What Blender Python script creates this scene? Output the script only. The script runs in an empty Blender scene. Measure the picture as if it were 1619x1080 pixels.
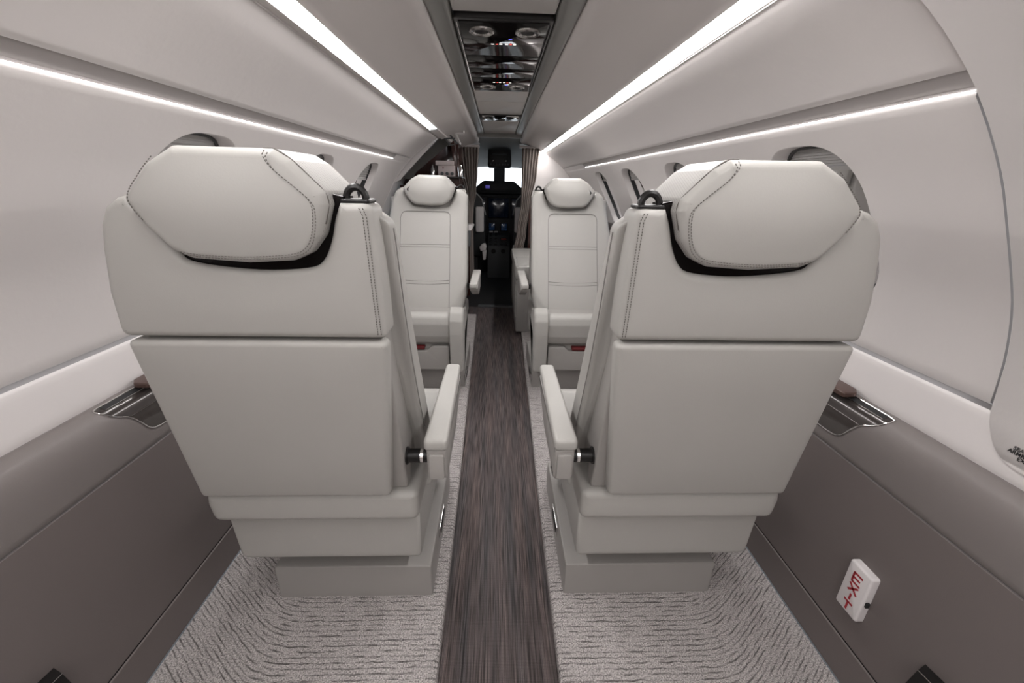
import bpy, bmesh, math, random
from mathutils import Vector, Matrix
from mathutils.geometry import delaunay_2d_cdt
random.seed(7)
C = bpy.context.scene.collection
sc = bpy.context.scene
# ------------------------------------------------------------------ camera
cam_d = bpy.data.cameras.new('camera'); cam_o = bpy.data.objects.new('camera', cam_d); C.objects.link(cam_o)
cam_d.sensor_width = 36.0; cam_d.sensor_fit = 'HORIZONTAL'
cam_d.lens = 36.0*660.0/1619.0
cam_d.clip_start = 0.02
PITCH, ROLL, YAW, CX = 0.359277, 0.0221698, -0.0391034, -0.01008
cp, sp, cy, sy = math.cos(PITCH), math.sin(PITCH), math.cos(YAW), math.sin(YAW)
fw = Vector((-sy*cp, cy*cp, -sp)); rt = Vector((cy, sy, 0)); up = rt.cross(fw)
r2 = rt*math.cos(ROLL)+up*math.sin(ROLL); u2 = up*math.cos(ROLL)-rt*math.sin(ROLL)
cam_o.matrix_world = Matrix(((r2.x, u2.x, -fw.x, CX), (r2.y, u2.y, -fw.y, 0), (r2.z, u2.z, -fw.z, 1.0), (0, 0, 0, 1)))
sc.camera = cam_o
# ------------------------------------------------------------------ world / exposure
sc.view_settings.view_transform = 'Standard'; sc.view_settings.look = 'None'
sc.view_settings.gamma = 1.0; sc.view_settings.use_curve_mapping = False
sc.view_settings.exposure = 0.46
w = bpy.data.worlds.new('world'); sc.world = w; w.use_nodes = True
bgn = w.node_tree.nodes['Background']; bgn.inputs[0].default_value = (0.86, 0.93, 1.0, 1); bgn.inputs[1].default_value = 2.2
STRIP_E = 23.0; LED_E = 3.0; FILL_E = 0.12

def area(name, loc, rot, sx, sy_, power, col=(1, .96, .94)):
    d = bpy.data.lights.new(name, 'AREA'); d.shape = 'RECTANGLE'; d.size = sx; d.size_y = sy_; d.energy = power; d.color = col
    o = bpy.data.objects.new(name, d); C.objects.link(o); o.location = loc; o.rotation_euler = rot
    return o
# two unseen fill lamps, added behind the camera to brighten the cabin
area('aft_fill_top', (0, -0.75, 1.33), (0, 0, 0), 0.5, 0.7, 7*FILL_E)
area('aft_fill_back', (0, -1.15, 0.75), (math.radians(90), 0, 0), 1.0, 0.8, 5*FILL_E)

# ------------------------------------------------------------------ materials
def mat(name, col, rough=.5, metal=0, coat=0, spec=.5, emis=None, bump=None, colvar=None, trans=0):
    m = bpy.data.materials.new(name); m.use_nodes = True; nt = m.node_tree; b = nt.nodes['Principled BSDF']
    b.inputs['Base Color'].default_value = (*col, 1); b.inputs['Roughness'].default_value = rough
    b.inputs['Metallic'].default_value = metal; b.inputs['Coat Weight'].default_value = coat
    b.inputs['Specular IOR Level'].default_value = spec
    if trans: b.inputs['Transmission Weight'].default_value = trans
    if emis: b.inputs['Emission Color'].default_value = (*emis[0], 1); b.inputs['Emission Strength'].default_value = emis[1]
    tc = nt.nodes.new('ShaderNodeTexCoord')
    if bump:
        n = nt.nodes.new('ShaderNodeTexNoise'); n.inputs['Scale'].default_value = bump[0]; n.inputs['Detail'].default_value = 3
        bp = nt.nodes.new('ShaderNodeBump'); bp.inputs['Strength'].default_value = bump[1]; bp.inputs['Distance'].default_value = .001*(bump[2] if len(bump) > 2 else 1)
        nt.links.new(tc.outputs['Object'], n.inputs['Vector']); nt.links.new(n.outputs['Fac'], bp.inputs['Height']); nt.links.new(bp.outputs[0], b.inputs['Normal'])
    if colvar:
        n = nt.nodes.new('ShaderNodeTexNoise'); n.inputs['Scale'].default_value = colvar[0]; n.inputs['Detail'].default_value = 4
        mx = nt.nodes.new('ShaderNodeMix'); mx.data_type = 'RGBA'
        mx.inputs['A'].default_value = (*[c*(1-colvar[1]) for c in col], 1); mx.inputs['B'].default_value = (*[min(1, c*(1+colvar[1])) for c in col], 1)
        nt.links.new(tc.outputs['Object'], n.inputs['Vector']); nt.links.new(n.outputs['Fac'], mx.inputs['Factor']); nt.links.new(mx.outputs['Result'], b.inputs['Base Color'])
    return m
M = {}
M['leather'] = mat('seat_leather', (.405, .396, .374), .48, spec=.4, bump=(420, .25, .5), colvar=(6, .03))
M['leather_lt'] = mat('seat_leather_pale', (.58, .56, .54), .45, spec=.4, bump=(420, .25, .5))
M['plastic'] = mat('seat_plastic', (.335, .322, .305), .38, spec=.4, bump=(900, .1, .3))
M['wall'] = mat('wall_covering', (.66, .63, .617), .55, spec=.35, bump=(60, .22, 1.6), colvar=(5, .02))
M['sill'] = mat('white_sill', (.70, .67, .66), .42, spec=.4)
M['ceil'] = mat('ceiling_covering', (.62, .585, .57), .55, spec=.35, bump=(300, .15, .5))
M['rail'] = mat('ceiling_rail', (.20, .198, .185), .38, spec=.5)
M['cream'] = mat('overhead_panel', (.52, .50, .48), .5, bump=(500, .15, .4))
M['dark'] = mat('dark_sidewall', (.160, .138, .132), .5, spec=.4, bump=(500, .25, .5), colvar=(3, .04))
M['ledge'] = mat('ledge_covering', (.190, .170, .164), .45, spec=.4, bump=(600, .2, .5))
M['gloss'] = mat('gloss_black', (.005, .004, .004), .09, spec=.12)
M['glossbrown'] = mat('tray_gloss', (.055, .047, .044), .16, metal=.2, coat=.3)
M['black'] = mat('black_plastic', (.012, .011, .011), .38, spec=.3)
M['matte'] = mat('matte_black', (.015, .015, .016), .7)
M['ring'] = mat('dark_chrome', (.34, .33, .32), .22, metal=1)
M['chrome'] = mat('chrome', (.75, .74, .73), .15, metal=1)
M['pedgrey2'] = mat('panel_grey_dark', (.03, .032, .035), .55)
M['pedrim'] = mat('seat_rim_grey', (.30, .30, .30), .35)
M['groove_shade'] = mat('groove_shade_grey', (.33, .305, .295), .55)  # shade under the wall panel lips, put into the groove colour
M['belt2'] = mat('red_guard', (.25, .03, .02), .5)
M['stitch'] = mat('stitch_thread', (.12, .11, .10), .8)
M['seam'] = mat('seam_piping', (.22, .21, .20), .7)  # dark grey of the cushion seam lines
M['white'] = mat('white_plastic', (.72, .69, .69), .4)
M['red'] = mat('red_print', (.36, .02, .03), .5)
M['belt'] = mat('red_belt', (.12, .008, .01), .6)
M['strip'] = mat('light_diffuser', (.9, .9, .9), .5, emis=((1, .965, .955), STRIP_E))
M['led'] = mat('led_line', (.9, .9, .9), .5, emis=((1, .965, .955), LED_E))
M['indw'] = mat('indicator_white', (.8, .8, .8), .5, emis=((1, .95, .9), 1.0))
M['indr'] = mat('indicator_red', (.8, .1, .1), .5, emis=((1, .12, .08), .7))
M['indb'] = mat('indicator_blue', (.1, .1, .8), .5, emis=((.15, .15, 1), .9))
M['curt'] = mat('curtain_cloth', (.27, .235, .215), .65, spec=.3, bump=(900, .3, .5))
M['cockgrey'] = mat('cockpit_lining', (.14, .145, .142), .8)
M['cockdark'] = mat('cockpit_dark', (.016, .018, .02), .6)
M['pedgrey'] = mat('console_grey', (.085, .09, .095), .6)
M['appl'] = mat('appliance_pale', (.62, .54, .53), .45)
M['doordark'] = mat('door_panel_dark', (.05, .048, .044), .7)
M['pad'] = mat('brown_leather_pad', (.075, .042, .034), .4, bump=(700, .2, .4))
M['shade'] = mat('window_shade_cloth', (.42, .41, .40), .7)
M['gasket'] = mat('window_gasket', (.03, .03, .032), .4)
M['switch'] = mat('switch_plate', (.75, .72, .69), .4)

def screen_mat(name, col, e):
    m = mat(name, (.004, .005, .008), .12, coat=.3); nt = m.node_tree; b = nt.nodes['Principled BSDF']
    tc = nt.nodes.new('ShaderNodeTexCoord'); br = nt.nodes.new('ShaderNodeTexBrick')
    br.inputs['Scale'].default_value = 40; br.inputs['Color1'].default_value = (0, 0, 0, 1); br.inputs['Color2'].default_value = (*col, 1)
    br.inputs['Mortar'].default_value = (col[0]*.5, col[1]*.5, col[2]*.5, 1); br.inputs['Mortar Size'].default_value = .03
    mp = nt.nodes.new('ShaderNodeMapping'); mp.inputs['Rotation'].default_value = (math.radians(90), 0, 0)
    nt.links.new(tc.outputs['Object'], mp.inputs[0]); nt.links.new(mp.outputs[0], br.inputs[0])
    nt.links.new(br.outputs[0], b.inputs['Emission Color']); b.inputs['Emission Strength'].default_value = e
    return m
M['screen'] = screen_mat('display_lit', (.02, .05, .12), .2)
M['screen_dim'] = screen_mat('display_dim', (.008, .014, .03), .12)
M['screen_pur'] = mat('display_purple', (.01, .01, .03), .2, emis=((.12, .10, .45), .35))

def glass_mat():
    m = bpy.data.materials.new('tinted_window_pane'); m.use_nodes = True; nt = m.node_tree; nt.nodes.clear()
    o = nt.nodes.new('ShaderNodeOutputMaterial'); mx = nt.nodes.new('ShaderNodeMixShader')
    t = nt.nodes.new('ShaderNodeBsdfTransparent'); t.inputs[0].default_value = (.105, .130, .170, 1)
    g = nt.nodes.new('ShaderNodeBsdfGlossy'); g.inputs['Roughness'].default_value = .03; g.inputs[0].default_value = (.9, .9, .9, 1)
    f = nt.nodes.new('ShaderNodeFresnel'); f.inputs[0].default_value = 1.45
    nt.links.new(f.outputs[0], mx.inputs[0]); nt.links.new(t.outputs[0], mx.inputs[1]); nt.links.new(g.outputs[0], mx.inputs[2]); nt.links.new(mx.outputs[0], o.inputs[0])
    return m
M['glass'] = glass_mat()
def clear_glass():
    m = bpy.data.materials.new('clear_windshield_pane'); m.use_nodes = True; nt = m.node_tree; nt.nodes.clear()
    o = nt.nodes.new('ShaderNodeOutputMaterial'); mx = nt.nodes.new('ShaderNodeMixShader'); mx.inputs[0].default_value = .04
    t = nt.nodes.new('ShaderNodeBsdfTransparent'); g = nt.nodes.new('ShaderNodeBsdfGlossy'); g.inputs['Roughness'].default_value = .02
    nt.links.new(t.outputs[0], mx.inputs[1]); nt.links.new(g.outputs[0], mx.inputs[2]); nt.links.new(mx.outputs[0], o.inputs[0]); return m
M['wsglass'] = clear_glass()

def mahog():
    m = mat('mahogany_veneer', (.05, .015, .012), .22, coat=.4); nt = m.node_tree; b = nt.nodes['Principled BSDF']
    tc = nt.nodes.new('ShaderNodeTexCoord'); mp = nt.nodes.new('ShaderNodeMapping'); mp.inputs['Scale'].default_value = (40, 40, 3)
    n = nt.nodes.new('ShaderNodeTexNoise'); n.inputs['Scale'].default_value = 1.2; n.inputs['Detail'].default_value = 5
    mx = nt.nodes.new('ShaderNodeMix'); mx.data_type = 'RGBA'; mx.inputs['A'].default_value = (.028, .009, .008, 1); mx.inputs['B'].default_value = (.075, .026, .02, 1)
    nt.links.new(tc.outputs['Object'], mp.inputs[0]); nt.links.new(mp.outputs[0], n.inputs[0]); nt.links.new(n.outputs['Fac'], mx.inputs['Factor']); nt.links.new(mx.outputs['Result'], b.inputs['Base Color'])
    return m
M['wood'] = mahog()

def perf():
    m = mat('perforated_leather', (.42, .408, .388), .5, spec=.4); nt = m.node_tree; b = nt.nodes['Principled BSDF']
    tc = nt.nodes.new('ShaderNodeTexCoord'); v = nt.nodes.new('ShaderNodeTexVoronoi'); v.inputs['Scale'].default_value = 330; v.inputs['Randomness'].default_value = 0
    mp = nt.nodes.new('ShaderNodeMapping'); mp.inputs['Rotation'].default_value = (.5, .5, .6)
    r = nt.nodes.new('ShaderNodeMapRange'); r.inputs['From Min'].default_value = .18; r.inputs['From Max'].default_value = .38
    mx = nt.nodes.new('ShaderNodeMix'); mx.data_type = 'RGBA'; mx.inputs['A'].default_value = (.20, .19, .18, 1); mx.inputs['B'].default_value = (.41, .40, .38, 1)
    nt.links.new(tc.outputs['Object'], mp.inputs[0]); nt.links.new(mp.outputs[0], v.inputs['Vector']); nt.links.new(v.outputs['Distance'], r.inputs['Value']); nt.links.new(r.outputs[0], mx.inputs['Factor']); nt.links.new(mx.outputs['Result'], b.inputs['Base Color'])
    return m
M['perf'] = perf()

def carpet():
    m = bpy.data.materials.new('ribbed_loop_carpet'); m.use_nodes = True; nt = m.node_tree; b = nt.nodes['Principled BSDF']
    N = nt.nodes.new; L = nt.links.new
    b.inputs['Roughness'].default_value = .95; b.inputs['Specular IOR Level'].default_value = .1
    tc = N('ShaderNodeTexCoord'); sx = N('ShaderNodeSeparateXYZ'); L(tc.outputs['Object'], sx.inputs[0])
    def mth(op, a, b_=None):
        n = N('ShaderNodeMath'); n.operation = op
        for i, v in enumerate((a, b_)):
            if v is None: continue
            if isinstance(v, (int, float)): n.inputs[i].default_value = v
            else: L(v, n.inputs[i])
        return n.outputs[0]
    ax = mth('ABSOLUTE', sx.outputs[0])
    sm = N('ShaderNodeMath'); sm.operation = 'SMOOTH_MAX'; L(mth('SUBTRACT', ax, .53), sm.inputs[0]); sm.inputs[1].default_value = 0.0; sm.inputs[2].default_value = .08; smx = sm.outputs[0]
    bend = mth('MULTIPLY', smx, .80)
    # wobble of the rows
    wn = N('ShaderNodeTexNoise'); wn.inputs['Scale'].default_value = 40; wn.inputs['Detail'].default_value = 2; L(tc.outputs['Object'], wn.inputs[0])
    wob = mth('MULTIPLY', mth('SUBTRACT', wn.outputs['Fac'], .5), .0075)
    t = mth('ADD', mth('SUBTRACT', sx.outputs[1], bend), wob)
    rows = mth('SINE', mth('MULTIPLY', t, 2*math.pi/.0120))
    groove = N('ShaderNodeMapRange'); groove.inputs['From Min'].default_value = .35; groove.inputs['From Max'].default_value = 1.0; L(rows, groove.inputs['Value'])
    # break rows up
    cmb = N('ShaderNodeCombineXYZ'); L(mth('MULTIPLY', sx.outputs[0], 30), cmb.inputs[0]); L(mth('MULTIPLY', t, 130), cmb.inputs[1])
    bn = N('ShaderNodeTexNoise'); bn.inputs['Scale'].default_value = 1.0; bn.inputs['Detail'].default_value = 1.5; L(cmb.outputs[0], bn.inputs[0])
    br = N('ShaderNodeMapRange'); br.inputs['From Min'].default_value = .38; br.inputs['From Max'].default_value = .62; L(bn.outputs['Fac'], br.inputs['Value'])
    dark = mth('MULTIPLY', groove.outputs[0], br.outputs[0])
    fn = N('ShaderNodeTexNoise'); fn.inputs['Scale'].default_value = 330; fn.inputs['Detail'].default_value = 2; L(tc.outputs['Object'], fn.inputs[0])
    m1 = N('ShaderNodeMix'); m1.data_type = 'RGBA'; m1.inputs['A'].default_value = (.17, .156, .152, 1); m1.inputs['B'].default_value = (.72, .68, .665, 1); 
    fr = N('ShaderNodeMapRange'); fr.inputs['From Min'].default_value = .3; fr.inputs['From Max'].default_value = .7; L(fn.outputs['Fac'], fr.inputs['Value']); L(fr.outputs[0], m1.inputs['Factor'])
    m2 = N('ShaderNodeMix'); m2.data_type = 'RGBA'; L(m1.outputs['Result'], m2.inputs['A']); m2.inputs['B'].default_value = (.075, .068, .065, 1); L(mth('MULTIPLY', dark, .78), m2.inputs['Factor'])
    L(m2.outputs['Result'], b.inputs['Base Color'])
    h = mth('ADD', mth('MULTIPLY', dark, -1.0), mth('MULTIPLY', fn.outputs['Fac'], .8))
    bp = N('ShaderNodeBump'); bp.inputs['Strength'].default_value = .7; bp.inputs['Distance'].default_value = .003; L(h, bp.inputs['Height']); L(bp.outputs[0], b.inputs['Normal'])
    return m
M['carpet'] = carpet()

def runner():
    m = bpy.data.materials.new('woven_aisle_runner'); m.use_nodes = True; nt = m.node_tree; b = nt.nodes['Principled BSDF']
    N = nt.nodes.new; L = nt.links.new
    b.inputs['Roughness'].default_value = .6; b.inputs['Specular IOR Level'].default_value = .3
    tc = N('ShaderNodeTexCoord')
    mp = N('ShaderNodeMapping'); mp.inputs['Scale'].default_value = (300, 7, 1); L(tc.outputs['Object'], mp.inputs[0])
    n1 = N('ShaderNodeTexNoise'); n1.inputs['Scale'].default_value = 1; n1.inputs['Detail'].default_value = 3; L(mp.outputs[0], n1.inputs[0])
    mp3 = N('ShaderNodeMapping'); mp3.inputs['Scale'].default_value = (30, 1.5, 1); L(tc.outputs['Object'], mp3.inputs[0])
    n3 = N('ShaderNodeTexNoise'); n3.inputs['Scale'].default_value = 1; n3.inputs['Detail'].default_value = 3; L(mp3.outputs[0], n3.inputs[0])
    cr = N('ShaderNodeValToRGB'); e = cr.color_ramp.elements; e[0].position = .33; e[0].color = (.040, .034, .033, 1); e[1].position = .70; e[1].color = (.21, .178, .172, 1); L(n1.outputs['Fac'], cr.inputs[0])
    cr3 = N('ShaderNodeValToRGB'); e = cr3.color_ramp.elements; e[0].position = .35; e[0].color = (.62, .66, .70, 1); e[1].position = .65; e[1].color = (1.05, .95, .93, 1); L(n3.outputs['Fac'], cr3.inputs[0])
    ml = N('ShaderNodeMix'); ml.data_type = 'RGBA'; ml.blend_type = 'MULTIPLY'; ml.inputs['Factor'].default_value = 1; L(cr.outputs[0], ml.inputs['A']); L(cr3.outputs[0], ml.inputs['B'])
    wv = N('ShaderNodeTexVoronoi'); wv.inputs['Scale'].default_value = 330; wv.inputs['Randomness'].default_value = .15; L(tc.outputs['Object'], wv.inputs['Vector'])
    m2 = N('ShaderNodeMix'); m2.data_type = 'RGBA'; m2.blend_type = 'MULTIPLY'; m2.inputs['Factor'].default_value = .55
    r = N('ShaderNodeMapRange'); r.inputs['From Min'].default_value = .2; r.inputs['From Max'].default_value = .6; r.inputs['To Min'].default_value = 1.25; r.inputs['To Max'].default_value = .45; L(wv.outputs['Distance'], r.inputs['Value'])
    L(ml.outputs['Result'], m2.inputs['A']); L(r.outputs[0], m2.inputs['B']); L(m2.outputs['Result'], b.inputs['Base Color'])
    bp = N('ShaderNodeBump'); bp.inputs['Strength'].default_value = .4; bp.inputs['Distance'].default_value = .001; L(r.outputs[0], bp.inputs['Height']); L(bp.outputs[0], b.inputs['Normal'])
    return m
M['runner'] = runner()

# ------------------------------------------------------------------ mesh helpers
class MB:
    def __init__(s): s.v = []; s.f = []; s.mi = []
    def add(s, vs, fs, mi=0):
        o = len(s.v); s.v += [tuple(p) for p in vs]; s.f += [tuple(i+o for i in f) for f in fs]; s.mi += [mi]*len(fs)
    def build(s, name, mats, parent=None, ang=38, fix=True):
        me = bpy.data.meshes.new(name); me.from_pydata(s.v, [], s.f)
        for m in (mats if isinstance(mats, (list, tuple)) else [mats]): me.materials.append(M[m])
        for p, i in zip(me.polygons, s.mi): p.material_index = i
        if fix:
            bm = bmesh.new(); bm.from_mesh(me); bmesh.ops.recalc_face_normals(bm, faces=bm.faces); bm.to_mesh(me); bm.free()
        for p in me.polygons: p.use_smooth = len(p.vertices) < 5
        me.set_sharp_from_angle(angle=math.radians(ang))
        o = bpy.data.objects.new(name, me); C.objects.link(o)
        if parent is not None: o.parent = parent
        return o
def tag(o, label=None, cat=None, group=None, kind=None):
    if label: o['label'] = label
    if cat: o['category'] = cat
    if group: o['group'] = group
    if kind: o['kind'] = kind
    return o
def empty(name, loc, label=None, cat=None, group=None, kind=None):
    o = bpy.data.objects.new(name, None); C.objects.link(o); o.location = loc; o.empty_display_size = .05
    return tag(o, label, cat, group, kind)

def rpoly(pts, r, n=5):
    out = []; k = len(pts)
    for i in range(k):
        p = Vector(pts[i]); a = Vector(pts[i-1]); b = Vector(pts[(i+1) % k]); ri = r[i] if isinstance(r, (list, tuple)) else r
        da = (a-p); db = (b-p)
        if ri <= 0: out.append(tuple(p)); continue
        la, lb = da.length, db.length; da.normalize(); db.normalize()
        c = max(-1, min(1, da.dot(db))); ang = math.acos(c)
        d = min(ri/max(math.tan(ang/2), 1e-3), la*.48, lb*.48)
        q0 = p+da*d; q1 = p+db*d
        for j in range(n+1):
            t = j/n; out.append(tuple(q0*(1-t)**2+p*2*t*(1-t)+q1*t*t))
    return out
def area2(o): return sum(o[i-1][0]*o[i][1]-o[i][0]*o[i-1][1] for i in range(len(o)))/2
def inset(o, d):
    k = len(o); out = []
    for i in range(k):
        a, p, b = Vector(o[i-1]), Vector(o[i]), Vector(o[(i+1) % k])
        e1 = (p-a); e2 = (b-p)
        if e1.length < 1e-9: e1 = e2
        if e2.length < 1e-9: e2 = e1
        e1.normalize(); e2.normalize(); n1 = Vector((-e1.y, e1.x)); n2 = Vector((-e2.y, e2.x)); n = n1+n2
        if n.length < 1e-6: n = n1
        n.normalize(); out.append(tuple(p+n*(d/max(.5, n.dot(n1)))))
    return out
def pillow(mb, outl, c0, c1, r0=.005, r1=None, f=None, bulge0=0, bulge1=0, cap='ngon', seg=5, mi=0, csub=1, grid=.02):
    if r1 is None: r1 = r0
    f = f or (lambda a, b, c: (a, b, c))
    if area2(outl) < 0: outl = outl[::-1]
    rings = []
    def ramp(c, r, sgn):
        res = []
        if r <= 0: return [(0, c)]
        for t in range(seg+1):
            a = math.pi/2*t/seg; res.append((r*(1-math.sin(a)), c+sgn*r*(1-math.cos(a))))
        return res
    A = ramp(c0, r0, 1); B = ramp(c1, r1, -1)[::-1]
    mid = [(0, A[-1][1]+(B[0][1]-A[-1][1])*j/csub) for j in range(1, csub)] if csub > 1 else []
    seq = A+mid+B
    for d, c in seq: rings.append((inset(outl, d) if d > 0 else outl, c))
    k = len(outl); vs = []; fs = []
    for o, c in rings: vs += [f(a, b, c) for a, b in o]
    for i in range(len(rings)-1):
        for j in range(k):
            fs.append((i*k+j, i*k+(j+1) % k, (i+1)*k+(j+1) % k, (i+1)*k+j))
    def capf(ring_i, sgn, bulge):
        o, c = rings[ring_i]
        if cap == 'cdt':
            pts = [Vector(p) for p in o]; xs = [p.x for p in pts]; ys = [p.y for p in pts]; g = grid
            def dist(q):
                m = 9; ins = False
                for a, b in zip(pts, pts[1:]+pts[:1]):
                    ab = b-a; t = max(0, min(1, (q-a).dot(ab)/max(1e-12, ab.length_squared))); m = min(m, (q-a-ab*t).length)
                    if (a.y > q.y) != (b.y > q.y) and q.x < (b.x-a.x)*(q.y-a.y)/(b.y-a.y)+a.x: ins = not ins
                return m if ins else -1
            inn = []; x = min(xs)+g/2
            while x < max(xs):
                y = min(ys)+g/2
                while y < max(ys):
                    d = dist(Vector((x, y)))
                    if d > g*.45: inn.append((Vector((x, y)), d))
                    y += g
                x += g
            res = delaunay_2d_cdt(pts+[q for q, d in inn], [], [list(range(k))], 1, 1e-7)
            base = len(vs); idx_ = []
            for vi, v in enumerate(res[0]):
                orig = res[3][vi][0] if res[3][vi] else -1
                if 0 <= orig < k: idx_.append(ring_i*k+orig)
                else:
                    d = max(0, dist(v)); bb = bulge*(1-(1-min(1, d/.07))**2)
                    idx_.append(len(vs)); vs.append(f(v.x, v.y, c+sgn*bb))
            for fc in res[2]: fs.append(tuple(idx_[i] for i in fc))
            return
        if cap == 'ngon':
            fs.append(tuple(ring_i*k+j for j in range(k))); return
        ax = sum(p[0] for p in o)/k; ay = sum(p[1] for p in o)/k
        prev = ring_i*k
        for s_ in (.85, .65, .4, .18):
            base = len(vs)
            vs.extend(f(ax+(p[0]-ax)*s_, ay+(p[1]-ay)*s_, c+sgn*bulge*(1-s_**2.2)) for p in o)
            for j in range(k): fs.append((prev+j, prev+(j+1) % k, base+(j+1) % k, base+j))
            prev = base
        base = len(vs); vs.append(f(ax, ay, c+sgn*bulge))
        for j in range(k): fs.append((prev+j, prev+(j+1) % k, base))
    capf(0, -1, bulge0); capf(len(rings)-1, 1, bulge1)
    mb.add(vs, fs, mi)
def box(mb, x0, x1, y0, y1, z0, z1, r=.003, mi=0, f=None):
    ff = (lambda a, b, c: f(a, b, c)) if f else None
    pillow(mb, rpoly([(x0, y0), (x1, y0), (x1, y1), (x0, y1)], r, 3), z0, z1, min(r, abs(z1-z0)*.45), None, ff, seg=2, mi=mi)
def tube(mb, pts, r, n=6, mi=0, f=None, closed=False):
    P = [Vector(f(*p)) if f else Vector(p) for p in pts]; k = len(P); vs = []; fs = []; ref = None
    for i, p in enumerate(P):
        if closed: t = P[(i+1) % k]-P[i-1]
        else: t = P[min(i+1, k-1)]-P[max(i-1, 0)]
        t.normalize()
        if ref is None: ref = t.orthogonal().normalized()
        else:
            ref = ref-t*ref.dot(t)
            ref = ref.normalized() if ref.length > 1e-6 else t.orthogonal().normalized()
        b = t.cross(ref)
        rr = r[i] if isinstance(r, (list, tuple)) else r
        vs += [p+(ref*math.cos(2*math.pi*j/n)+b*math.sin(2*math.pi*j/n))*rr for j in range(n)]
    m = k if closed else k-1
    for i in range(m):
        for j in range(n):
            fs.append((i*n+j, i*n+(j+1) % n, ((i+1) % k)*n+(j+1) % n, ((i+1) % k)*n+j))
    if not closed: fs += [tuple(range(n)), tuple(range((k-1)*n, k*n))]
    mb.add(vs, fs, mi)
def smooth_path(pts, n=8, closed=False):
    out = []; k = len(pts); P = [Vector(p) for p in pts]
    rng = k if closed else k-1
    for i in range(rng):
        if closed: p0, p1, p2, p3 = P[i-1], P[i], P[(i+1) % k], P[(i+2) % k]
        else: p0, p1, p2, p3 = P[max(i-1, 0)], P[i], P[i+1], P[min(i+2, k-1)]
        for j in range(n):
            t = j/n; out.append(.5*((2*p1)+(-p0+p2)*t+(2*p0-5*p1+4*p2-p3)*t*t+(-p0+3*p1-3*p2+p3)*t**3))
    if not closed: out.append(P[-1])
    return [tuple(p) for p in out]
def stitches(mb, path, step=.0042, ln=.0026, r=.0007, f=None):
    P = [Vector(f(*p)) if f else Vector(p) for p in path]; acc = 0; nxt = 0
    for a, b in zip(P, P[1:]):
        d = (b-a).length
        if d < 1e-7: continue
        t = (b-a)/d
        while nxt <= acc+d:
            q = a+t*(nxt-acc); tube(mb, [q, q+t*ln], r, 4); nxt += step
        acc += d
def lathe(mb, prof, c, axis='z', n=24, mi=0):
    vs = []; fs = []
    for r, h in prof:
        for j in range(n):
            a = 2*math.pi*j/n; x, y = r*math.cos(a), r*math.sin(a)
            vs.append({'z': (c[0]+x, c[1]+y, c[2]+h), 'y': (c[0]+x, c[1]+h, c[2]+y), 'x': (c[0]+h, c[1]+x, c[2]+y)}[axis])
    for i in range(len(prof)-1):
        for j in range(n): fs.append((i*n+j, i*n+(j+1) % n, (i+1)*n+(j+1) % n, (i+1)*n+j))
    mb.add(vs, fs, mi)

# ------------------------------------------------------------------ cabin section
PR = [(.746, 0), (.747, .10), (.748, .25), (.749, .40), (.750, .456), (.7515, .495), (.7545, .525), (.761, .549), (.771, .565), (.785, .5745), (.800, .577), (.803, .62), (.806, .67), (.800, .72), (.790, .77), (.767, .84), (.735, .904), (.704, .96), (.668, 1.022), (.624, 1.081), (.592, 1.118), (.573, 1.138), (.523, 1.182), (.475, 1.217), (.434, 1.243), (.415, 1.256), (.400, 1.266)]
def prof(z):
    z = max(0, min(PR[-1][1], z))
    for i in range(len(PR)-1):
        if z <= PR[i+1][1]: break
    def slope(i):
        a = PR[max(i-1, 0)]; b = PR[min(i+1, len(PR)-1)]; return (b[0]-a[0])/(b[1]-a[1])
    a, b = PR[i], PR[i+1]; h = b[1]-a[1]; t = (z-a[1])/h; m0, m1 = slope(i)*h, slope(i+1)*h
    if .57 < z < .675 or z < .456: m0 = m1 = b[0]-a[0]
    s = (2*t**3-3*t*t+1)*a[0]+(t**3-2*t*t+t)*m0+(-2*t**3+3*t*t)*b[0]+(t**3-t*t)*m1
    return s
def PS(side, y, z, d=0.0):
    s = prof(z); e = .004
    z0, z1 = max(0, z-e), min(PR[-1][1], z+e); ds = prof(z1)-prof(z0); dz = z1-z0; L = math.hypot(ds, dz)
    n = (dz/L, -ds/L)     # outward in (s,z)
    return (side*(s+n[0]*d), y, z+n[1]*d)
def zlist(z0, z1, n): return [z0+(z1-z0)*i/n for i in range(n+1)]
def sheet(mb, side, ys, zs, curl=.005, cw=.003, ends=(True, True), mi=0, base=0.0):
    """wall sheet with its long edges turned outward so that a soft groove shows between two sheets"""
    Z = [(zs[0], curl), (zs[0]+cw*.4, curl*.35), (zs[0]+cw, 0)]+[(z, 0) for z in zs[1:-1]]+[(zs[-1]-cw, 0), (zs[-1]-cw*.4, curl*.35), (zs[-1], curl)]
    Y = []
    if ends[0]: Y += [(ys[0], curl), (ys[0]+cw*.4, curl*.35), (ys[0]+cw, 0)]
    else: Y += [(ys[0], 0)]
    Y += [(y, 0) for y in ys[1:-1]]
    if ends[1]: Y += [(ys[-1]-cw, 0), (ys[-1]-cw*.4, curl*.35), (ys[-1], curl)]
    else: Y += [(ys[-1], 0)]
    vs = [PS(side, y, z, max(dy, dz)+base) for y, dy in Y for z, dz in Z]; n = len(Z)
    mb.add(vs, [(i*n+j, i*n+j+1, (i+1)*n+j+1, (i+1)*n+j) for i in range(len(Y)-1) for j in range(n-1)], mi)

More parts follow.
